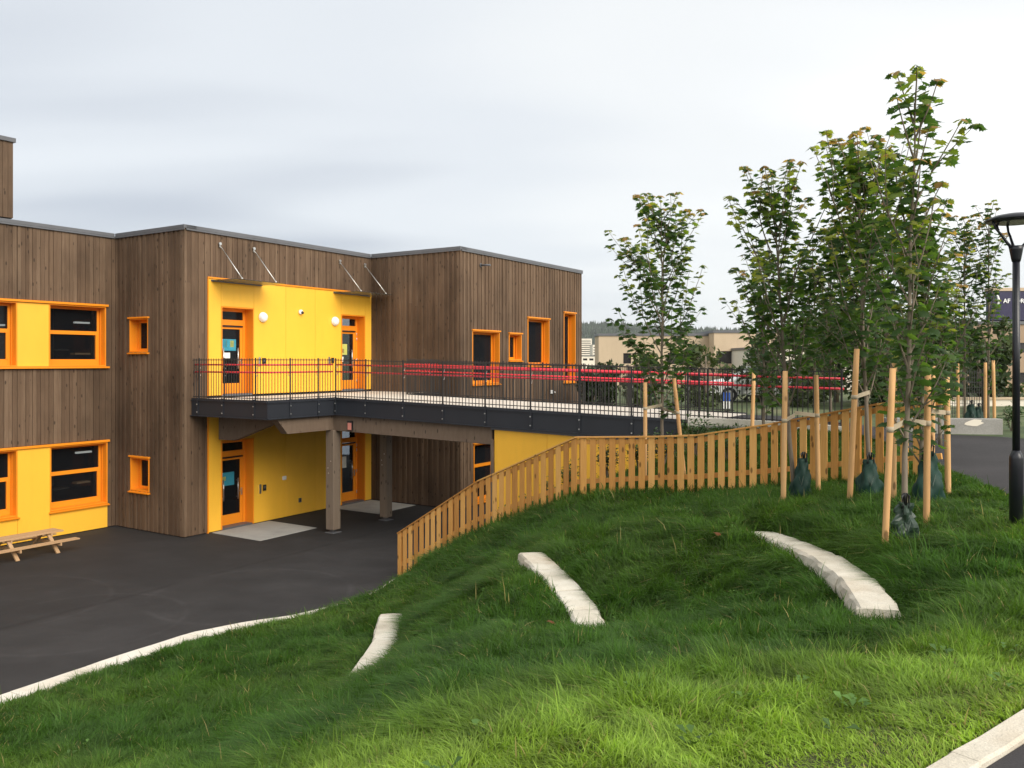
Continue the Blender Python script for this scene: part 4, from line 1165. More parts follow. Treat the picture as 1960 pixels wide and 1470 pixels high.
for i in range(len(FP) - 1):
    p, q = FP[i], FP[i+1]; a_ = np.array(q) - np.array(p); a_ /= np.linalg.norm(a_); nn = np.array([a_[1], -a_[0]]); nn = nn if nn[1] < 0 else -nn
    sh = lambda pt, o: (pt[0] + nn[0] * o, pt[1] + nn[1] * o)
    MB().beam((*sh(p, .03), FT[i] - .008), (*sh(q, .03), FT[i+1] - .008), .095, .026).build('cap_rail', M['picket'], PF)
    hA, hB = (FT[i] - gz(*p), FT[i+1] - gz(*q))
    MB().beam((*sh(p, .012), FT[i] - .10), (*sh(q, .012), FT[i+1] - .10), .04, .085).build('back_rail', M['picket'], PF)
    MB().beam((*sh(p, .012), FT[i] - hA * .74), (*sh(q, .012), FT[i+1] - hB * .74), .04, .085).build('back_rail', M['picket'], PF)
s = .12
while s < fd[-1]:
    c = fxy(s); m = MB(); m.box(c[0] - .04, c[0] + .04, c[1] + .03, c[1] + .11, gz(*c) - .3, fz(s) - .03); m.build('post', M['picket'], PF); s += 1.7

# ================================================================== TREES
LEAF = [(0,0),(.10,.02),(.30,-.02),(.20,.14),(.46,.20),(.30,.32),(.36,.44),(.19,.50),(.12,.66),(.06,.60),(0,.86)]
LEAF = LEAF + [(-x, y) for x, y in LEAF[::-1][1:-1]]
LP = np.array(LEAF); NL = len(LP)
def leaf_geo():
    z = -.10 * np.abs(LP[:, 0]) ** 1.0 * 1.4 - .16 * LP[:, 1] ** 2
    return np.column_stack([LP, z])
LG = leaf_geo(); LG = np.vstack([LG, [[0, .36, .015]]])
LF = np.array([[NL, i, (i + 1) % NL] for i in range(NL)])
_lm = {}
def leaf_mesh(key, col):
    if key not in _lm:
        me = np_mesh('leaf', LG, LF.ravel(), np.full(NL, 3)); tint_mesh(me, np.array([col] * len(LG))); me.materials.append(M['leaf']); _lm[key] = me
    return _lm[key]
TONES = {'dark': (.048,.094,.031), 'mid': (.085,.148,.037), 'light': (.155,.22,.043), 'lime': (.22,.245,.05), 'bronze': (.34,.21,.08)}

def maple(x, y, height, spread, seed, label, group='young maple saplings with stakes', nb=26, lean=(0, 0), first=.16, dens_=1.0, nleaf_obj=0, leafsize=.17, dark=0.0, base=None, trunk_r=.033, elev=(50, 66)):
    rr = random.Random(seed); g = np.random.default_rng(seed)
    z0 = (gz(x, y) if base is None else base) - .03
    root = empty('maple_tree', (x, y, z0), label, 'tree', group)
    top = Vector((x + lean[0], y + lean[1], z0 + height))
    tp = []; tr = []
    for k in range(11):
        t = k / 10; tp.append(Vector((x + lean[0] * t + rr.uniform(-.012, .012), y + lean[1] * t + rr.uniform(-.012, .012), z0 + height * .93 * t))); tr.append(trunk_r * (1 - .86 * t) + .003)
    MB().tube(tp, tr, 8).build('trunk', M['bark'], root)
    tw = MB(); leaves = []   # (pos, dir, size, tone)
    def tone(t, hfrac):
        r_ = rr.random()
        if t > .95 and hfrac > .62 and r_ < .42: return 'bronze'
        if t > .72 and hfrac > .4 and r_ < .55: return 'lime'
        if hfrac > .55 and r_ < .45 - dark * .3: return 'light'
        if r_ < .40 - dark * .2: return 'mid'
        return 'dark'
    def shoot(p, d, L, r, hf, depth):
        n = max(3, int(L / .13)); pts = [p]; q_ = p.copy(); dd = d.copy()
        for k in range(n):
            dd = (dd + Vector((rr.uniform(-.08, .08), rr.uniform(-.08, .08), .045 if dd.z < .93 else 0))).normalized(); q_ = q_ + dd * (L / n); pts.append(q_.copy())
        tw.tube(pts, [r * (1 - .8 * k / n) + .0016 for k in range(n + 1)], 5, False)
        step = .10 / dens_; s = L * (.12 if depth else .22); side = rr.uniform(0, 6.28)
        while s < L:
            t = s / L; f_ = t * n; i = min(int(f_), n - 1); c = pts[i].lerp(pts[i+1], f_ - i)
            for sg in (0, math.pi):
                if rr.random() < .10: continue
                a_ = side + sg + rr.uniform(-.4, .4)
                od = Vector((math.cos(a_), math.sin(a_), rr.uniform(-.1, .35))).normalized()
                pet = .045 + .05 * (1 - t) * rr.uniform(.6, 1.2)
                leaves.append((c + od * pet, od, leafsize * (1.08 - .45 * t ** 3) * rr.uniform(.7, 1.2), tone(t, hf)))
            side += 1.57; s += step * rr.uniform(.8, 1.25)
        for k in range(4):      # young tuft at the tip
            a_ = side + k * 1.57; od = Vector((math.cos(a_), math.sin(a_), -.15)).normalized()
            leaves.append((pts[-1] + od * .02, od, leafsize * .72 * rr.uniform(.8, 1.1), tone(.97, hf)))
        if depth == 0:
            for k in range(2 if L > 1.2 else (1 if L > .7 else 0)):
                t = rr.uniform(.25, .65); i = min(int(t * n), n - 1); a_ = rr.uniform(0, 6.28)
                d2 = (d + Vector((math.cos(a_), math.sin(a_), .25)) * .62).normalized(); shoot(pts[i], d2, L * rr.uniform(.38, .58), r * .5, hf, 1)
    az_ = rr.uniform(0, 6.28)
    for k in range(nb):
        hf = first + (.93 - first) * (k + rr.uniform(-.3, .3)) / nb; hf = min(max(hf, first), .95); az_ += 2.39996 + rr.uniform(-.4, .4)
        i = hf / .93 * 10; j = min(int(i), 9); p = tp[j].lerp(tp[j+1], min(1, i - j))
        el = R(rr.uniform(*elev) + 10 * hf)
        d = Vector((math.cos(az_) * math.cos(el), math.sin(az_) * math.cos(el), math.sin(el)))
        prof = (.62 + .8 * math.sin(math.pi * min(1, (hf - first) / (1 - first) * .78 + .14)))
        shoot(p, d, min(spread * 1.5 * prof * rr.uniform(.55, 1.2), max(.3, (top.z + .03 - p.z) / math.sin(el))), .011, hf, 0)
    shoot(tp[-1] - Vector((0, 0, .25)), Vector((lean[0] * .1, lean[1] * .1, 1)).normalized(), height * .07 + .25, .007, .95, 1)
    tw.build('branches', M['bark'], root, kind='stuff')
    # leaves: nearest to the lens as parts, the rest as one crown
    mats = []
    for (p, od, sz, tn) in leaves:
        up = Vector((rr.uniform(-.5, .5), rr.uniform(-.5, .5), 1)).normalized()
        yv = (od + Vector((0, 0, -rr.uniform(.05, .75)))).normalized(); xv = yv.cross(up).normalized(); zv = xv.cross(yv)
        mats.append(Matrix(((xv.x, yv.x, zv.x, p.x), (xv.y, yv.y, zv.y, p.y), (xv.z, yv.z, zv.z, p.z), (0, 0, 0, 1))) @ Matrix.Scale(sz, 4))
    order = sorted(range(len(leaves)), key=lambda i: leaves[i][0].y - leaves[i][2] * 4)
    own = set(order[:nleaf_obj])
    for i in own:
        me = leaf_mesh(leaves[i][3], TONES[leaves[i][3]])
        o = bpy.data.objects.new('leaf', me); COL.objects.link(o); o.parent = root
        o.matrix_local = Matrix.Translation(-ORG[root]) @ mats[i]
    rest = [i for i in range(len(leaves)) if i not in own]
    V = np.concatenate([LG @ np.array(mats[i].to_3x3()).T + np.array(mats[i].translation) for i in rest]) - np.array(ORG[root])
    F = np.concatenate([LF + k * len(LG) for k in range(len(rest))])
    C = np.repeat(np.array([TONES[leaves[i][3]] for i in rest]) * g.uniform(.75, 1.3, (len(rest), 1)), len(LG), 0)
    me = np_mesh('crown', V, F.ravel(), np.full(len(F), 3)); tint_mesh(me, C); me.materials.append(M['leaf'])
    o = bpy.data.objects.new('crown', me); COL.objects.link(o); o.parent = root; tag(o, kind='stuff'); ORG[o] = ORG[root]
    return root

def at(px, Y): return ((px - 980) / FPX * Y, Y)
def zpx(py, Y): return 5 + (HOR - py) / FPX * Y

# trees: px of the trunk, depth
TF = at(1729, 8.55); TG = at(1764, 10.2); T2 = at(1664, 11.6); T3 = at(1521, 12.3); TB = at(1268, 16.3)
maple(*TF, zpx(128, 8.55) - gz(*TF), .50, 4, 'tallest young maple, its bronze tipped top rising above all the others, beside the crumpled bag', nb=26, lean=(.12, .0), first=.19, nleaf_obj=300, leafsize=.175, trunk_r=.031)
maple(*TG, 3.7, .52, 14, 'shorter maple directly behind the tallest maple, with a full green bag at its foot', nb=28, lean=(.05, .05), first=.14, nleaf_obj=120)
maple(*T2, zpx(262, 11.6) - gz(*T2), .98, 23, 'broad maple left of the tallest one, dark green bag at its foot by the fence', nb=27, lean=(-.12, .1), first=.26, nleaf_obj=250, leafsize=.175)
maple(*T3, zpx(325, 12.3) - gz(*T3), .92, 35, 'slim maple with loose pale top standing by the round stake in front of the fence', nb=24, lean=(-.30, .1), first=.26, nleaf_obj=250)
maple(*TB, zpx(372, 16.3) - gz(*TB), .90, 46, 'dark maple standing alone behind the fence beside the bridge railing', nb=30, lean=(-.02, 0), first=.20, dark=.8, elev=(36, 60), nleaf_obj=200, leafsize=.185)
bgtrees = [(1462, 17.2, 480, .85, 'mid height maple just behind the upper part of the near railing'), (1590, 17.5, 440, .9, 'maple behind the fence seen between the slim maple and the broad maple'),
           (1640, 19.5, 400, .9, 'maple on the plateau half hidden by the broad maple'), (1700, 15.5, 420, .8, 'maple behind the upper end of the picket fence'),
           (1800, 15.2, 545, .7, 'low leafy maple above the right end of the picket fence'), (1846, 21.5, 412, .75, 'yellowish maple left of the far conical maple'),
           (1892, 21.0, 386, .62, 'narrow conical maple behind the concrete wall next to the lamp post'), (1560, 24, 500, .9, 'small maple far behind the red handrail end'), (1765, 19.0, 480, .8, 'maple on the plateau behind the tall maple')]
for i, (px, Y, pt, sp, lb) in enumerate(bgtrees):
    q_ = at(px, Y); b_ = 3.42 if Y > 17 else None
    h = zpx(pt, Y) - (b_ if b_ is not None else gz(*q_))
    maple(*q_, h, sp * .85, 60 + i, lb, nb=25, first=.12 + .06 * (i % 3), dark=.35 + .4 * (i in (1, 6)), dens_=.8, leafsize=.18, base=b_, nleaf_obj=0)

# ------------------------------------------------------------------ tree stakes, straps, bags
def stake(px0, py0, px1, py1, Y, label, r=.034, strap_to=None, strap_z=None):
    x0, z0 = (px0 - 980) / FPX * Y, zpx(py0, Y); x1, z1 = (px1 - 980) / FPX * Y, zpx(py1, Y)
    g_ = gz(x0, Y) if Y < 17 else 3.4
    root = empty('tree_stake', (x0, Y, min(z0, g_)), label, 'stake', 'wooden stakes holding the saplings')
    m = MB(); n = 6
    zb = min(z0, g_) - .15
    pts = [Vector((x0 + (x1 - x0) * k / n, Y, zb + (z1 - zb) * k / n)) for k in range(n + 1)]
    m.tube(pts, [r * 1.04] * n + [r * .97], 12)
    m.build('pole', M['stake'], root)
    if strap_to:
        t = (strap_z - zb) / (z1 - zb); c = Vector((x0 + (x1 - x0) * t, Y, strap_z)); q_ = Vector((*strap_to, strap_z + .05))
        m = MB(); m.beam(c, q_, .010, .055); m.lathe((c.x, c.y, c.z - .028), [(r + .004, 0), (r + .006, .056)], 12); m.build('strap', M['strap'], root)
    return root
stake(1692, 1037, 1709, 705, 8.30, 'front leaning stake nearest the camera beside the crumpled bag', .030, TF, zpx(822, 8.3))
stake(1773, 1004, 1776, 709, 8.85, 'second stake to the right of the tallest maple, standing straight', .032, TF, zpx(810, 8.85))
stake(1815, 935, 1812, 722, 10.5, 'stake at the right hand edge of the tree group beside the path', .034, TG, zpx(790, 10.5))
stake(1710, 915, 1712, 690, 10.6, 'stake half hidden behind the front leaning stake', .032, TG, zpx(775, 10.6))
stake(1625, 945, 1640, 668, 11.2, 'leaning stake left of the broad maple with the hanging bag', .036, T2, zpx(760, 11.2))
stake(1783, 880, 1786, 700, 11.8, 'stake close to the end of the picket fence', .034)
stake(1499, 948, 1503, 710, 11.9, 'round stake in front of the fence left of the slim maple', .036, T3, zpx(805, 11.9))
stake(1567, 920, 1562, 718, 12.5, 'stake right of the slim maple touching the fence', .034, T3, zpx(795, 12.5))
stake(1235, 905, 1235, 732, 15.9, 'left stake of the dark maple behind the fence', .036, TB, zpx(782, 15.9))
stake(1312, 905, 1290, 724, 15.9, 'right leaning stake of the dark maple behind the fence', .036, TB, zpx(790, 15.9))
stake(1437, 900, 1443, 712, 15.4, 'stake behind the fence near the white kerb', .034)
stake(1886, 806, 1886, 694, 20.5, 'left of two pale stakes behind the concrete wall', .036)
stake(1904, 806, 1901, 690, 20.5, 'right of two pale stakes behind the concrete wall', .036)
stake(1834, 806, 1833, 696, 20.2, 'grey stake behind the concrete wall beside the yellowish maple', .034)

def bag(c, h, w, seed, label, mat, crumple=.02, lean=(0, 0), zb=None):
    rr = np.random.default_rng(seed)
    x, y = c; z0 = (gz(x, y) if zb is None else zb) - .06
    root = empty('watering_bag', (x, y, z0), label, 'watering bag', 'green watering bags around the saplings')
    n = 26; K = 16; vs = []; fs = []
    ph = rr.uniform(0, 6.28, 5)
    for j in range(K + 1):
        t = j / K
        rad = w * (1.0 - .55 * max(0, t - .45) / .55 * (1 if t > .45 else 0)) * (.86 + .16 * math.sin(math.pi * min(1, t * 1.5)))
        for k in range(n):
            a_ = 2 * math.pi * k / n
            fold = 1 + .10 * math.sin(3 * a_ + ph[0] + t * 1.5) + .07 * math.sin(5 * a_ + ph[1] - t * 2.5) + .03 * math.sin(9 * a_ + ph[2] + 6 * t)
            cr_ = crumple * (math.sin(11 * t + 4 * a_ + ph[3]) + math.sin(17 * t - 3 * a_ + ph[4])) + rr.normal(0, crumple * .18)
            r_ = rad * fold + cr_
            vs.append((x + lean[0] * t + r_ * math.cos(a_), y + lean[1] * t + r_ * .72 * math.sin(a_), z0 + h * t + rr.normal(0, crumple * .15)))
    for j in range(K):
        for k in range(n): fs.append((j*n+k, j*n+(k+1) % n, (j+1)*n+(k+1) % n, (j+1)*n+k))
    fs.append(tuple(K * n + k for k in range(n)))
    MB().add(vs, fs, crumple < .02).build('sack', mat, root)
    tx, ty, tz = x + lean[0], y + lean[1], z0 + h
    m = MB()
    for sg in (-1, 1):
        m.tube([(tx + sg * w * .22, ty - w * .25, tz - .05), (tx + sg * w * .28, ty - w * .25, tz + .07), (tx + sg * w * .10, ty - w * .2, tz + .10), (tx + sg * w * .05, ty - w * .15, tz - .02)], .012, 6)
    m.build('strap_loops', M['black'], root)
    m = MB(); m.tube([(x - w * .35, y - w * .80, z0 + h * .62), (x - w * .12, y - w * .86, z0 + h * .42), (x + w * .12, y - w * .80, z0 + h * .64)], .006, 6); m.build('seam', M['baglight'], root)
    return root
bag((TF[0] - .045, TF[1] - .12), .47, .125, 1, 'crumpled shiny grey green bag at the foot of the tallest maple', M['baglight'], .022)
bag((TG[0] + .05, TG[1] - .06), .72, .17, 2, 'tall full green bag behind the second stake', M['bag'], .013)
bag((T2[0] - .07, T2[1] - .12), .60, .165, 3, 'full dark green bag with black loops left of the front stake', M['bag'], .013, (.02, 0))
bag((T3[0] + .04, T3[1] - .10), .66, .14, 4, 'slender tapering green bag against the picket fence', M['bag'], .012, (.05, 0))
bag(at(1859, 20.4), .62, .16, 5, 'dark bag behind the concrete wall, left of the pair', M['bag'], .01, zb=3.4)
bag(at(1873, 20.4), .55, .14, 6, 'dark bag behind the concrete wall, right of the pair', M['bag'], .01, zb=3.4)

# ------------------------------------------------------------------ street lamp
LXY = at(1945, 8.3); zL = gz(*LXY) - .05
LP_ = empty('street_lamp', (*LXY, zL), 'black park lamp with shallow round hood on curved arms beside the path', 'street lamp')
zc = zpx(868, 8.3)
MB().lathe((*LXY, zL), [(.062, 0), (.062, zc - zL - .05), (.060, zc - zL - .03), (.036, zc - zL + .03)], 24).build('base_sleeve', M['lamp'], LP_)
z1 = zpx(497, 8.3)
MB().lathe((*LXY, zc + .025), [(.034, 0), (.033, z1 - zc - .025)], 20).build('pole', M['lamp'], LP_)
z2 = zpx(471, 8.3)
MB().lathe((*LXY, z1 - .02), [(.038, 0), (.045, .03), (.060, z2 - z1 - .02), (.068, z2 - z1 + .02)], 20).build('collar', M['lamp'], LP_)
z3 = zpx(424, 8.3)
for a_ in (R(183), R(-4), R(78), R(106)):
    c, s_ = math.cos(a_), math.sin(a_)
    pts = [(LXY[0] + r_ * c, LXY[1] + r_ * s_, z) for r_, z in ((.055, z2 - .01), (.10, z2 + .04), (.16, z2 + .12), (.21, z3 - .07), (.235, z3 + .005))]
    MB().tube(pts, [.016, .014, .012, .012, .013], 8).build('arm', M['lamp'], LP_)
MB().lathe((*LXY, z3), [(.262, 0), (.270, .008), (.268, .025), (.20, .058), (.10, .076), (.01, .082)], 40).build('hood', M['lamp'], LP_)
MB().lathe((*LXY, z3 - .012), [(.20, 0), (.21, .011)], 32).build('lens', M['lampdark'], LP_)

# ------------------------------------------------------------------ shrubs behind the fence and by the bridge
def shrub(x, y, h, r, n, ls, tone, label, seed, z0=None, cat='shrub', group='shrubs near the bridge'):
    g = np.random.default_rng(seed)
    zb = (gz(x, y) if z0 is None else z0) - .03
    root = empty('shrub', (x, y, zb), label, cat, group)
    tips = []; m = MB()
    for k in range(9):
        a_ = g.uniform(0, 6.28); e = Vector((x + math.cos(a_) * r * g.uniform(.3, .8), y + math.sin(a_) * r * g.uniform(.3, .8), zb + h * g.uniform(.55, .98)))
        c = Vector((x, y, zb)).lerp(e, .5) + Vector((0, 0, h * .1)); m.tube([(x, y, zb), c, e], [.012, .008, .003], 5, False); tips.append((c, e))
    m.build('stem', M['bark'], root)
    V = []; C = []
    for i in range(n):
        c, e = tips[g.integers(len(tips))]; p = c.lerp(e, g.uniform(-.2, 1.05)) + Vector(g.normal(0, r * .22, 3)) ; p.z = max(p.z, zb + .05)
        d = Vector(g.normal(0, 1, 3)); d.z = abs(d.z) * .4; d.normalize(); s_ = d.cross(Vector((0, 0, 1)))
        if s_.length < .1: s_ = Vector((1, 0, 0))
        s_.normalize(); s_ = (s_ + Vector(g.normal(0, .3, 3))).normalized(); l = ls * g.uniform(.6, 1.3)
        nrm = s_.cross(d) * l * .12
        V += [p, p + d * l * .5 + s_ * l * .30 + nrm, p + d * l, p + d * l * .5 - s_ * l * .30 + nrm]
        C += [np.array(tone) * g.uniform(.55, 1.5)] * 4
    me = np_mesh('foliage', np.array([tuple(v - ORG[root]) for v in V]), np.arange(len(V)), np.full(n, 4)); tint_mesh(me, np.array(C)); me.materials.append(M['shrub'])
    o = bpy.data.objects.new('foliage', me); COL.objects.link(o); o.parent = root; tag(o, kind='stuff')
    return root
GR_ = (.045, .085, .025)
for i, (px, Y, h, r, n, tn, lb) in enumerate([
    (1225, 17.4, .85, .38, 420, GR_, 'leafy shrub left of the dark maple trunk below the bridge edge'), (1330, 16.9, .95, .45, 520, GR_, 'leafy shrub right of the dark maple trunk'),
    (1268, 16.9, .75, .40, 420, (.04,.075,.024), 'shrub at the foot of the dark maple'),
    (1090, 18.1, .75, .34, 420, (.05,.09,.028), 'dark shrub behind the bend of the picket fence'), (1062, 18.4, .55, .28, 260, (.09,.12,.04), 'pale sprig behind the sloping fence'),
    (1018, 18.9, .45, .25, 220, (.07,.10,.04), 'small bush behind the sloping fence near the yellow wall'), (965, 19.6, .45, .25, 200, (.06,.10,.03), 'small plant behind the lower fence beside the orange window'),
    (1165, 17.4, .95, .38, 360, (.06,.075,.03), 'twiggy bush behind the level part of the fence'), (1390, 16.3, .5, .3, 220, GR_, 'low plant behind the fence before the white kerb'),
    (1936, 19.2, .62, .30, 300, (.05,.10,.03), 'spiky green plant right of the concrete wall by the lamp')]):
    q_ = at(px, Y); shrub(*q_, h, r, n, .085, tn, lb, 200 + i, 3.4 if Y > 18.9 and px > 1500 else None)

# low broad leaved weeds and clover among the grass
g = np.random.default_rng(77); V = []; C = []
for k in range(420):
    x_ = g.uniform(-5, 5.2); y_ = g.uniform(3.2, 13)
    q_ = (np.array([x_]), np.array([y_]))
    if not inside(LAWN, *q_)[0] or dist_line(PATH_L, *q_)[0] < .2 or dist_line(KERB, *q_)[0] < .6 or min(dist_line(s_, *q_)[0] for s_, _w, _z in STONES) < .3: continue
    z_ = float(lawn_z(*q_)[0]); tone_ = np.array((.075, .15, .03)) * g.uniform(.7, 1.5)
    for m_ in range(g.integers(5, 10)):
        a_ = g.uniform(0, 6.28); d = Vector((math.cos(a_), math.sin(a_), g.uniform(.35, 1.2))).normalized(); l = g.uniform(.03, .075); sd_ = Vector((-math.sin(a_), math.cos(a_), 0))
        p = Vector((x_, y_, z_ + g.uniform(.02, .07))) + Vector((math.cos(a_), math.sin(a_), 0)) * g.uniform(0, .06)
        V += [p, p + d * l * .55 + sd_ * l * .32, p + d * l - Vector((0, 0, l * .3)), p + d * l * .55 - sd_ * l * .32]; C += [tone_ * g.uniform(.8, 1.2)] * 4
me = np_mesh('weeds', np.array([tuple(v) for v in V]), np.arange(len(V)), np.full(len(V) // 4, 4)); tint_mesh(me, np.array(C)); me.materials.append(M['shrub'])
link('weeds', me, (0, 0, 0), None, 'small broad leaved weeds scattered through the grass bank', 'weeds', kind='stuff')

# ------------------------------------------------------------------ picnic table for children
PT = empty('picnic_table', (-4.1, 1.75, 0), 'low wooden picnic table with benches standing on the yard by the yellow panels', 'picnic table', frame='b')
for v in (1.50, 1.63, 1.76, 1.89): MB().box(-5.3, -2.62, v, v + .122, .475, .51).build('table_plank', M['table'], PT, bevel=.004)
for v in (1.08, 1.20, 2.20, 2.32): MB().box(-5.3, -2.42, v, v + .112, .275, .31).build('seat_plank', M['table'], PT, bevel=.004)
for u in (-2.98, -4.0, -5.0):
    for a, b_ in ((1.12, 1.62), (2.40, 1.88)): MB().beam((u, a, .0), (u, b_, .474), .045, .09, up=(1, 0, 0)).build('leg', M['table'], PT)
    MB().box(u + .024, u + .064, 1.06, 2.46, .20, .273).build('crossbar', M['table'], PT); MB().box(u + .024, u + .064, 1.5, 2.02, .40, .473).build('crossbar', M['table'], PT)

# ------------------------------------------------------------------ concrete wall with pale patch
b = MB(); b.prism([(8.3, 18.55), (10.72, 18.25), (10.74, 18.48), (8.32, 18.78)], lambda a, c, t: (a, c, t), 3.3, 3.745)
w_ = b.build('concrete_wall', M['concrete'], label='low grey concrete wall with a pale patch at the end of the path', cat='wall', bevel=.012)
pts = []
rr = random.Random(2)
fw = lambda a, c, t: (8.3 + 2.42 * a, 18.55 - .30 * a - .004 - t, c)
for k in range(14):
    t = 2 * math.pi * k / 14; pts.append((.755 + .075 * math.cos(t) * rr.uniform(.7, 1.15) + .02 * math.sin(t), 3.655 + .085 * math.sin(t) * rr.uniform(.75, 1.1)))
MB().prism(pts, fw, 0, .003).build('patch', M['pale'], w_)
for i, (px, py, z) in enumerate(((1380, 1032, 2.85), (1060, 1192, 2.36))):
    Y = (5 - z) * FPX / (py - HOR); X_ = (px - 980) / FPX * Y
    o = link('fallen_leaf', leaf_mesh('bronze2', (.26, .10, .045)), (X_, Y, gz(X_, Y) + .13), None, ('curled brown leaf lying on the upper grass below the fence', 'small brown leaf lying beside the lower end of the middle stone step')[i], 'leaf', 'fallen leaves on the grass')
    o.scale = (.12, .12, .12); o.rotation_euler = (.35, -.2, 1.2 + i)

# ================================================================== BACKGROUND
def house(name, x0, x1, y, depth, z0, z1, mat, label, windows, cap=None, cat='building', rot=0):
    root = empty(name, ((x0 + x1) / 2, y, z0), label, cat)
    cells = [(a, b, c, d) for a, b, c, d in windows]
    m = MB()
    for a, b, c, d in clip_cells(x0, x1, z0, z1, cells): m.box(a, b, y, y + .3, c, d)
    m.box(x0, x0 + .3, y + .301, y + depth, z0, z1); m.box(x1 - .3, x1, y + .301, y + depth, z0, z1); m.box(x0 + .301, x1 - .301, y + .301, y + depth, z1 - .3, z1 - .05)
    m.box(x0 + .301, x1 - .301, y + depth - .3, y + depth, z0, z1 - .301)
    m.build('wall', mat, root)
    MB().box(x0 - .06, x1 + .06, y - .06, y + depth + .06, z1 + .003, z1 + .16).build('roof_edge', cap or M['flash'], root)
    for a, b, c, d in cells:
        f = MB(); t = .06
        f.box(a, a + t, y + .08, y + .2, c, d); f.box(b - t, b, y + .08, y + .2, c, d); f.box(a + t, b - t, y + .08, y + .2, c, c + t); f.box(a + t, b - t, y + .08, y + .2, d - t, d)
        n = max(1, int((b - a) / 1.1))
        for k in range(1, n): xx = a + (b - a) * k / n; f.box(xx - .03, xx + .03, y + .085, y + .195, c + t, d - t)
        w = f.build('window', M['darkwin'], root)
        MB().box(a + t, b - t, y + .13, y + .15, c + t, d - t).build('pane', M['darkwin'], w)
    return root
def wx(px, Y): return (px - 980) / FPX * Y
def rect(px0, py0, px1, py1, Y): return (wx(px0, Y), wx(px1, Y), zpx(py1, Y), zpx(py0, Y))
Y1 = 55
house('beige_building', wx(1146, Y1), wx(1356, Y1), Y1, 2.6, 3.3, zpx(643, Y1), M['beige'], 'beige flat roofed building beyond the bridge with a few small dark windows',
      [rect(1193, 676, 1208, 696, Y1), rect(1278, 675, 1312, 697, Y1), rect(1190, 722, 1215, 752, Y1)])
house('beige_building', wx(1356, Y1), wx(1552, Y1), Y1 - 1.5, 20, 3.3, zpx(637, Y1 - 1.5), M['beige'], 'taller beige block with a dark double window behind the middle of the railing',
      [rect(1371, 672, 1408, 696, Y1 - 1.5), rect(1450, 674, 1492, 697, Y1 - 1.5)])
Y2 = 42
house('tan_building', wx(1852, Y2), wx(2120, Y2), Y2, 16, 3.3, zpx(621, Y2), M['beige2'], 'tan building with dark window bands behind the lamp post at the right edge',
      [rect(1862, 656, 1912, 675, Y2), rect(1914, 656, 1975, 675, Y2), rect(1985, 656, 2070, 675, Y2), rect(1855, 713, 1925, 734, Y2), rect(1940, 713, 2060, 734, Y2), rect(1875, 742, 1898, 775, Y2)])
# roof sign
sg = empty('roof_sign', (wx(1990, Y2), Y2 + 4, zpx(621, Y2)), 'dark purple roof sign with white letters behind the lamp post', 'sign')
ys = Y2 + 4; sx0, sx1, sz0, sz1 = wx(1897, ys), wx(2110, ys), zpx(613, ys), zpx(557, ys)
MB().box(sx0, sx1, ys, ys + .5, sz0, sz1).build('board', M['sign'], sg); MB().box(sx0 - .05, sx1, ys - .05, ys + .55, sz1 + .003, sz1 + .18).build('top_edge', M['beige'], sg)
MB().box(sx0, sx1, ys + .1, ys + .4, zpx(640, ys), sz0 - .003).build('plinth', M['backing'], sg)
def text(body, x, z, size, y, parent, mat):
    cu = bpy.data.curves.new('lettering', 'FONT'); cu.body = body; cu.size = size; cu.extrude = .02; cu.offset = .012 * size
    to = bpy.data.objects.new('lettering', cu); COL.objects.link(to)
    dg = bpy.context.evaluated_depsgraph_get(); me = bpy.data.meshes.new_from_object(to.evaluated_get(dg)); bpy.data.objects.remove(to)
    v = np.empty(len(me.vertices) * 3); me.vertices.foreach_get('co', v); v = v.reshape(-1, 3); v = np.stack([v[:, 0] + x, y - v[:, 2], v[:, 1] + z], 1)
    me.vertices.foreach_set('co', (v - np.array(ORG[parent])).ravel()); me.update(); me.materials.clear(); me.materials.append(mat)
    o = bpy.data.objects.new('lettering', me); COL.objects.link(o); o.parent = parent; return o
text('AF   OR', wx(1919.5, ys), zpx(580, ys), .34, ys - .03, sg, M['white'])
m = MB(); cs = []
cx, cz = wx(1903, ys), zpx(576, ys)
for k in range(13):
    t = R(-75 + 150 * k / 12); cs.append((cx + .22 * math.cos(t), ys - .03, cz + .40 * math.sin(t)))
m.tube(cs, [.02 + .05 * math.sin(math.pi * k / 12) for k in range(13)], 6); m.build('crescent', M['white'], sg)

# far pale blocks in the valley
Y3 = 420
house('tower_block', wx(1108, Y3), wx(1133, Y3), Y3, 14, -40, zpx(648, Y3), M['pale'], 'pale high rise with many floors in the far valley beside the timber wall', [rect(1110, 652 + 4 * k, 1131, 653.6 + 4 * k, Y3) for k in range(9)])
house('tower_block', wx(1134.5, Y3 - 40), wx(1148, Y3 - 40), Y3 - 40, 14, -40, zpx(660, Y3 - 40), M['pale'], 'lower pale block right of the far high rise', [rect(1136, 664 + 5 * k, 1146, 666 + 5 * k, Y3 - 40) for k in range(5)])
Y4 = 150
house('low_house', wx(1098, Y4), wx(1142, Y4), Y4, 10, -6, zpx(682, Y4), M['pale'], 'white low house below the far high rise', [rect(1116, 686, 1124, 690, Y4), rect(1128, 686, 1136, 690, Y4)])

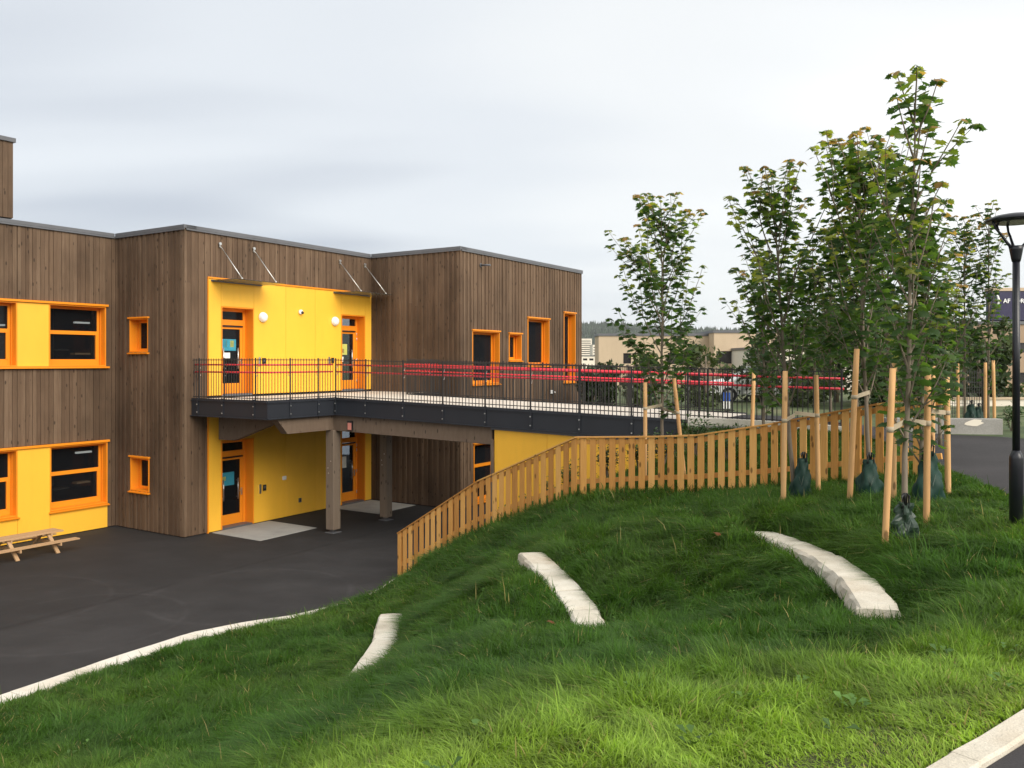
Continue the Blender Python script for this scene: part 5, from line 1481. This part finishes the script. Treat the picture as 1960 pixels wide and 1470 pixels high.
# wooded ridge
g = np.random.default_rng(5)
def ridge_h(x, y0):
    return np.interp(x / y0, [-1.2, -.6, 0, .09, .12, .2, .3, .45, .7, 1.2], [80, 84, 96, 104, 104, 92, 88, 86, 92, 84]) + 8 * (fbm(x * .004 + 9, x * 0, 3, 3) - .5)
YR = 1950.0
xs = np.linspace(-2400, 2400, 161); rows = []
for k, t in enumerate(np.linspace(0, 1, 9)):
    y = 1050 + (YR - 1050) * t; rows.append(np.stack([xs, np.full_like(xs, y), -30 + (ridge_h(xs, YR) + 30 - 11) * t ** .9 + (fbm(xs * .006, xs * 0 + t * 3, 8, 2) - .5) * 12 * (t < 1)], 1))
rows.append(np.stack([xs, np.full_like(xs, 2700), np.full_like(xs, -30)], 1))
V = np.concatenate(rows); n_ = len(xs); F = [(i*n_+k, i*n_+k+1, (i+1)*n_+k+1, (i+1)*n_+k) for i in range(len(rows)-1) for k in range(n_-1)]
b = MB(); b.add(V, F, True)
fm, nt, p = newmat('forest_floor'); lnk(nt, ramp(nt, noise(nt, coords(nt, (1,1,1)), .02, 6, .7), [(.35, (.030,.042,.030)), (.65, (.060,.075,.048))]), p.inputs['Base Color']); p.inputs['Roughness'].default_value = 1
b.build('wooded_hill', fm, kind='structure')
N = 15000; x = g.uniform(-150, 1450, N); t = g.uniform(0, 1, N); y = 1050 + (YR - 1050) * t
zb = -30 + (ridge_h(x, YR) + 30 - 11) * t ** .9
h = g.uniform(5, 10.5, N); r = g.uniform(2.2, 3.8, N); ang = np.arange(5) * 2 * np.pi / 5
V = np.empty((N, 6, 3))
for k in range(5): V[:, k] = np.stack([x + r * np.cos(ang[k]), y + r * np.sin(ang[k]), zb - 3], 1)
V[:, 5] = np.stack([x, y, zb + h], 1)
base = (np.arange(N) * 6)[:, None, None]; tri = np.array([[k, (k+1) % 5, 5] for k in range(5)])[None]
me = np_mesh('forest', V.reshape(-1, 3), (base + tri).ravel(), np.full(N * 5, 3)); tint_mesh(me, np.repeat(np.array([[.034, .050, .030]]) * g.uniform(.6, 1.7, (N, 1)), 6, 0)); me.materials.append(M['shrub'])
link('forest', me, (0, 0, 0), None, 'dense conifer forest on the far ridge', 'forest', kind='stuff')

# garden trees and hedge in the middle distance
def big_tree(x, y, h, r, n, tone, label, seed, ls=.3, z0=3.3, group='garden trees behind the bridge', trunk=.12, low=.15):
    g = np.random.default_rng(seed)
    root = empty('garden_tree', (x, y, z0), label, 'tree', group)
    m = MB(); m.tube([(x, y, z0 - .1), (x + .05, y, z0 + h * .4), (x, y, z0 + h * .85)], [trunk, trunk * .7, trunk * .15], 7)
    blobs = []
    for k in range(14):
        t = g.uniform(low, .92); a_ = g.uniform(0, 6.28); rad = r * math.sin(math.pi * min(.95, max(.12, (t - low) / (1 - low) * .85 + .12))) * g.uniform(.3, .85)
        c = (x + math.cos(a_) * rad, y + math.sin(a_) * rad, z0 + h * t); blobs.append((c, r * g.uniform(.22, .42))); m.tube([(x, y, z0 + h * t * .7), c], [trunk * .3, .01], 5, False)
    m.build('trunk', M['bark'], root)
    B_ = g.integers(len(blobs), size=n); P_ = np.array([blobs[i][0] for i in B_]); Rr = np.array([blobs[i][1] for i in B_])
    d = g.normal(0, 1, (n, 3)); d /= np.linalg.norm(d, axis=1)[:, None]; P_ = P_ + d * (Rr * g.uniform(.35, 1.1, n))[:, None]
    u = g.normal(0, 1, (n, 3)); u /= np.linalg.norm(u, axis=1)[:, None]; w = np.cross(u, g.normal(0, 1, (n, 3))); w /= np.linalg.norm(w, axis=1)[:, None]
    l = (ls * g.uniform(.5, 1.2, n))[:, None]
    V = np.stack([P_ - u * l * .5, P_ + w * l * .3, P_ + u * l * .5, P_ - w * l * .3], 1).reshape(-1, 3) - np.array(ORG[root])
    me = np_mesh('crown', V, np.arange(4 * n), np.full(n, 4)); tint_mesh(me, np.repeat(np.array([tone]) * g.uniform(.5, 1.5, (n, 1)), 4, 0)); me.materials.append(M['shrub'])
    o = bpy.data.objects.new('crown', me); COL.objects.link(o); o.parent = root; tag(o, kind='stuff')
DK = (.040, .062, .026); MD = (.070, .095, .035); YG = (.13, .145, .05)
for i, (px, Y, pt, r, n, tn, lb) in enumerate([
    (1148, 31, 703, 1.2, 1500, DK, 'dark round bush right of the timber wall corner'), (1135, 33, 708, 1.0, 1000, DK, 'dark low bush against the timber wall corner'),
    (1232, 29, 668, .9, 900, MD, 'small garden tree behind the left stake of the dark maple'), (1350, 30, 655, 1.2, 1100, MD, 'garden tree with thin trunk in front of the beige block'),
    (1372, 70, 608, 2.6, 1300, YG, 'pale poplar rising above the beige roof'), (1452, 34, 640, 1.6, 1700, DK, 'dark garden tree left of the slim maple'),
    (1530, 30, 610, 1.9, 2200, MD, 'leafy garden tree behind the slim maple'), (1600, 33, 590, 2.2, 2600, DK, 'large dark garden tree behind the red handrail end'), (1690, 30, 585, 2.2, 2600, DK, 'dark garden tree filling the gap behind the tall maples'),
    (1770, 34, 600, 2.0, 2200, MD, 'garden tree behind the stakes of the tall maple'), (1835, 36, 612, 1.6, 1600, DK, 'dark garden tree in front of the tan building'),
    (1872, 31, 640, 1.2, 1300, DK, 'dark bushy tree between the conical maple and the tan building'), (1915, 33, 600, 1.1, 1200, MD, 'leafy tree in front of the purple roof sign, left of the lamp post'),
    (1740, 27, 600, 1.6, 1900, MD, 'leafy garden tree directly behind the tallest maple'), (1630, 62, 585, 3.2, 1800, YG, 'far pale tree between the saplings')]):
    z0 = 3.3; big_tree(wx(px, Y), Y, zpx(pt, Y) - z0, r, n, tn, lb, 300 + i, .26 if Y < 40 else .5, low=.08)

# white van partly hidden behind the bars, blue and white notice board, pale garden wall
def car(x, y, z):
    root = empty('parked_car', (x, y, z), 'white parked car partly hidden behind the bars of the railing', 'car')
    prof = [(-2.1, .30), (2.1, .30), (2.12, .85), (1.95, .98), (1.55, 1.42), (-.35, 1.45), (-1.1, .95), (-2.0, .80), (-2.12, .6)]
    MB().prism(prof, lambda a, c, t: (x + a, y + t, z + c), -.85, .85).build('body', M['white'], root, bevel=.05)
    MB().prism([(-.95, .95), (1.7, .98), (1.45, 1.36), (-.33, 1.38)], lambda a, c, t: (x + a, y + t, z + c), -.862, -.851).build('side_window', M['darkwin'], root)
    for a in (-1.35, 1.35):
        m = MB(); m.tube([(x + a, y - .87, z + .31), (x + a, y - .62, z + .31)], .31, 20); w = m.build('wheel', M['black'], root)
        MB().tube([(x + a, y - .885, z + .31), (x + a, y - .871, z + .31)], .19, 16).build('rim', M['chrome'], w)
    MB().box(x - 2.10, x - 1.9, y - .87, y - .66, z + .62, z + .74).build('headlight', M['lampglow'], root)
car(wx(1425, 34) + .5, 34, 3.36)
nb_ = empty('notice_board', (wx(1390, 27), 27, 3.36), 'small blue and white notice board seen through the railing', 'notice board')
x_ = wx(1390, 27)
for dx in (-.12, .12): MB().box(x_ + dx - .02, x_ + dx + .02, 27, 27.04, 3.3, 4.0).build('post', M['rail'], nb_)
MB().box(x_ - .12, x_ + .12, 26.97, 26.998, 3.72, 4.0).build('blue_panel', plain('blue_panel', (.02, .09, .42), .5), nb_); MB().box(x_ - .12, x_ + .12, 26.97, 26.998, 3.48, 3.715).build('white_panel', M['white'], nb_)
gw = empty('garden_wall', (wx(1880, 30), 30, 3.3), 'pale garden wall with coping behind the concrete wall', 'wall')
MB().box(wx(1815, 30), wx(1990, 30), 30, 30.25, 3.3, zpx(765, 30)).build('base', M['pale'], gw); MB().box(wx(1815, 30) - .04, wx(1990, 30) + .04, 29.96, 30.29, zpx(765, 30) + .003, zpx(765, 30) + .08).build('coping', M['beige'], gw)
# wire mesh fence behind the concrete wall
mf = empty('mesh_fence', (wx(1838, 24), 24, 3.36), 'wire mesh fence panel left of the pale stakes behind the concrete wall', 'fence')
for k in range(18):
    xx = wx(1800, 24) + .07 * k; MB().box(xx - .006, xx + .006, 24, 24.012, 3.36, 4.75).build('wire', M['rail'], mf)
for k in range(9):
    zz = 3.5 + .15 * k; MB().box(wx(1800, 24) - .03, wx(1800, 24) + 1.24, 24.013, 24.025, zz - .006, zz + .006).build('wire', M['rail'], mf)
for xx in (wx(1800, 24) - .04, wx(1800, 24) + 1.25): MB().box(xx - .03, xx + .03, 23.98, 24.04, 3.3, 4.8).build('post', M['rail'], mf)
# pale building strip seen through the trees
house('white_house', wx(1470, 46), wx(1790, 46), 46, 8, 3.3, zpx(668, 46), M['pale'], 'low pale house glimpsed between the sapling trunks', [rect(1500, 700, 1520, 725, 46), rect(1560, 700, 1590, 725, 46), rect(1640, 700, 1680, 725, 46), rect(1720, 700, 1750, 725, 46)])
# haze over the valley
b = MB(); b.box(-2500, 2500, -450, 2760, -60, 135)
hz = bpy.data.materials.new('haze'); hz.use_nodes = True; hn = hz.node_tree; hn.nodes.clear()
ho = hn.nodes.new('ShaderNodeOutputMaterial'); hv = hn.nodes.new('ShaderNodeVolumePrincipled')
hv.inputs['Color'].default_value = (.90, .93, .97, 1); hv.inputs['Density'].default_value = .00008
hn.links.new(hv.outputs[0], ho.inputs['Volume'])
b.build('haze', hz, kind='stuff')
bpy.context.view_layer.update()
print('objects', len(bpy.data.objects), 'tris', sum(len(m_.polygons) for m_ in bpy.data.meshes))
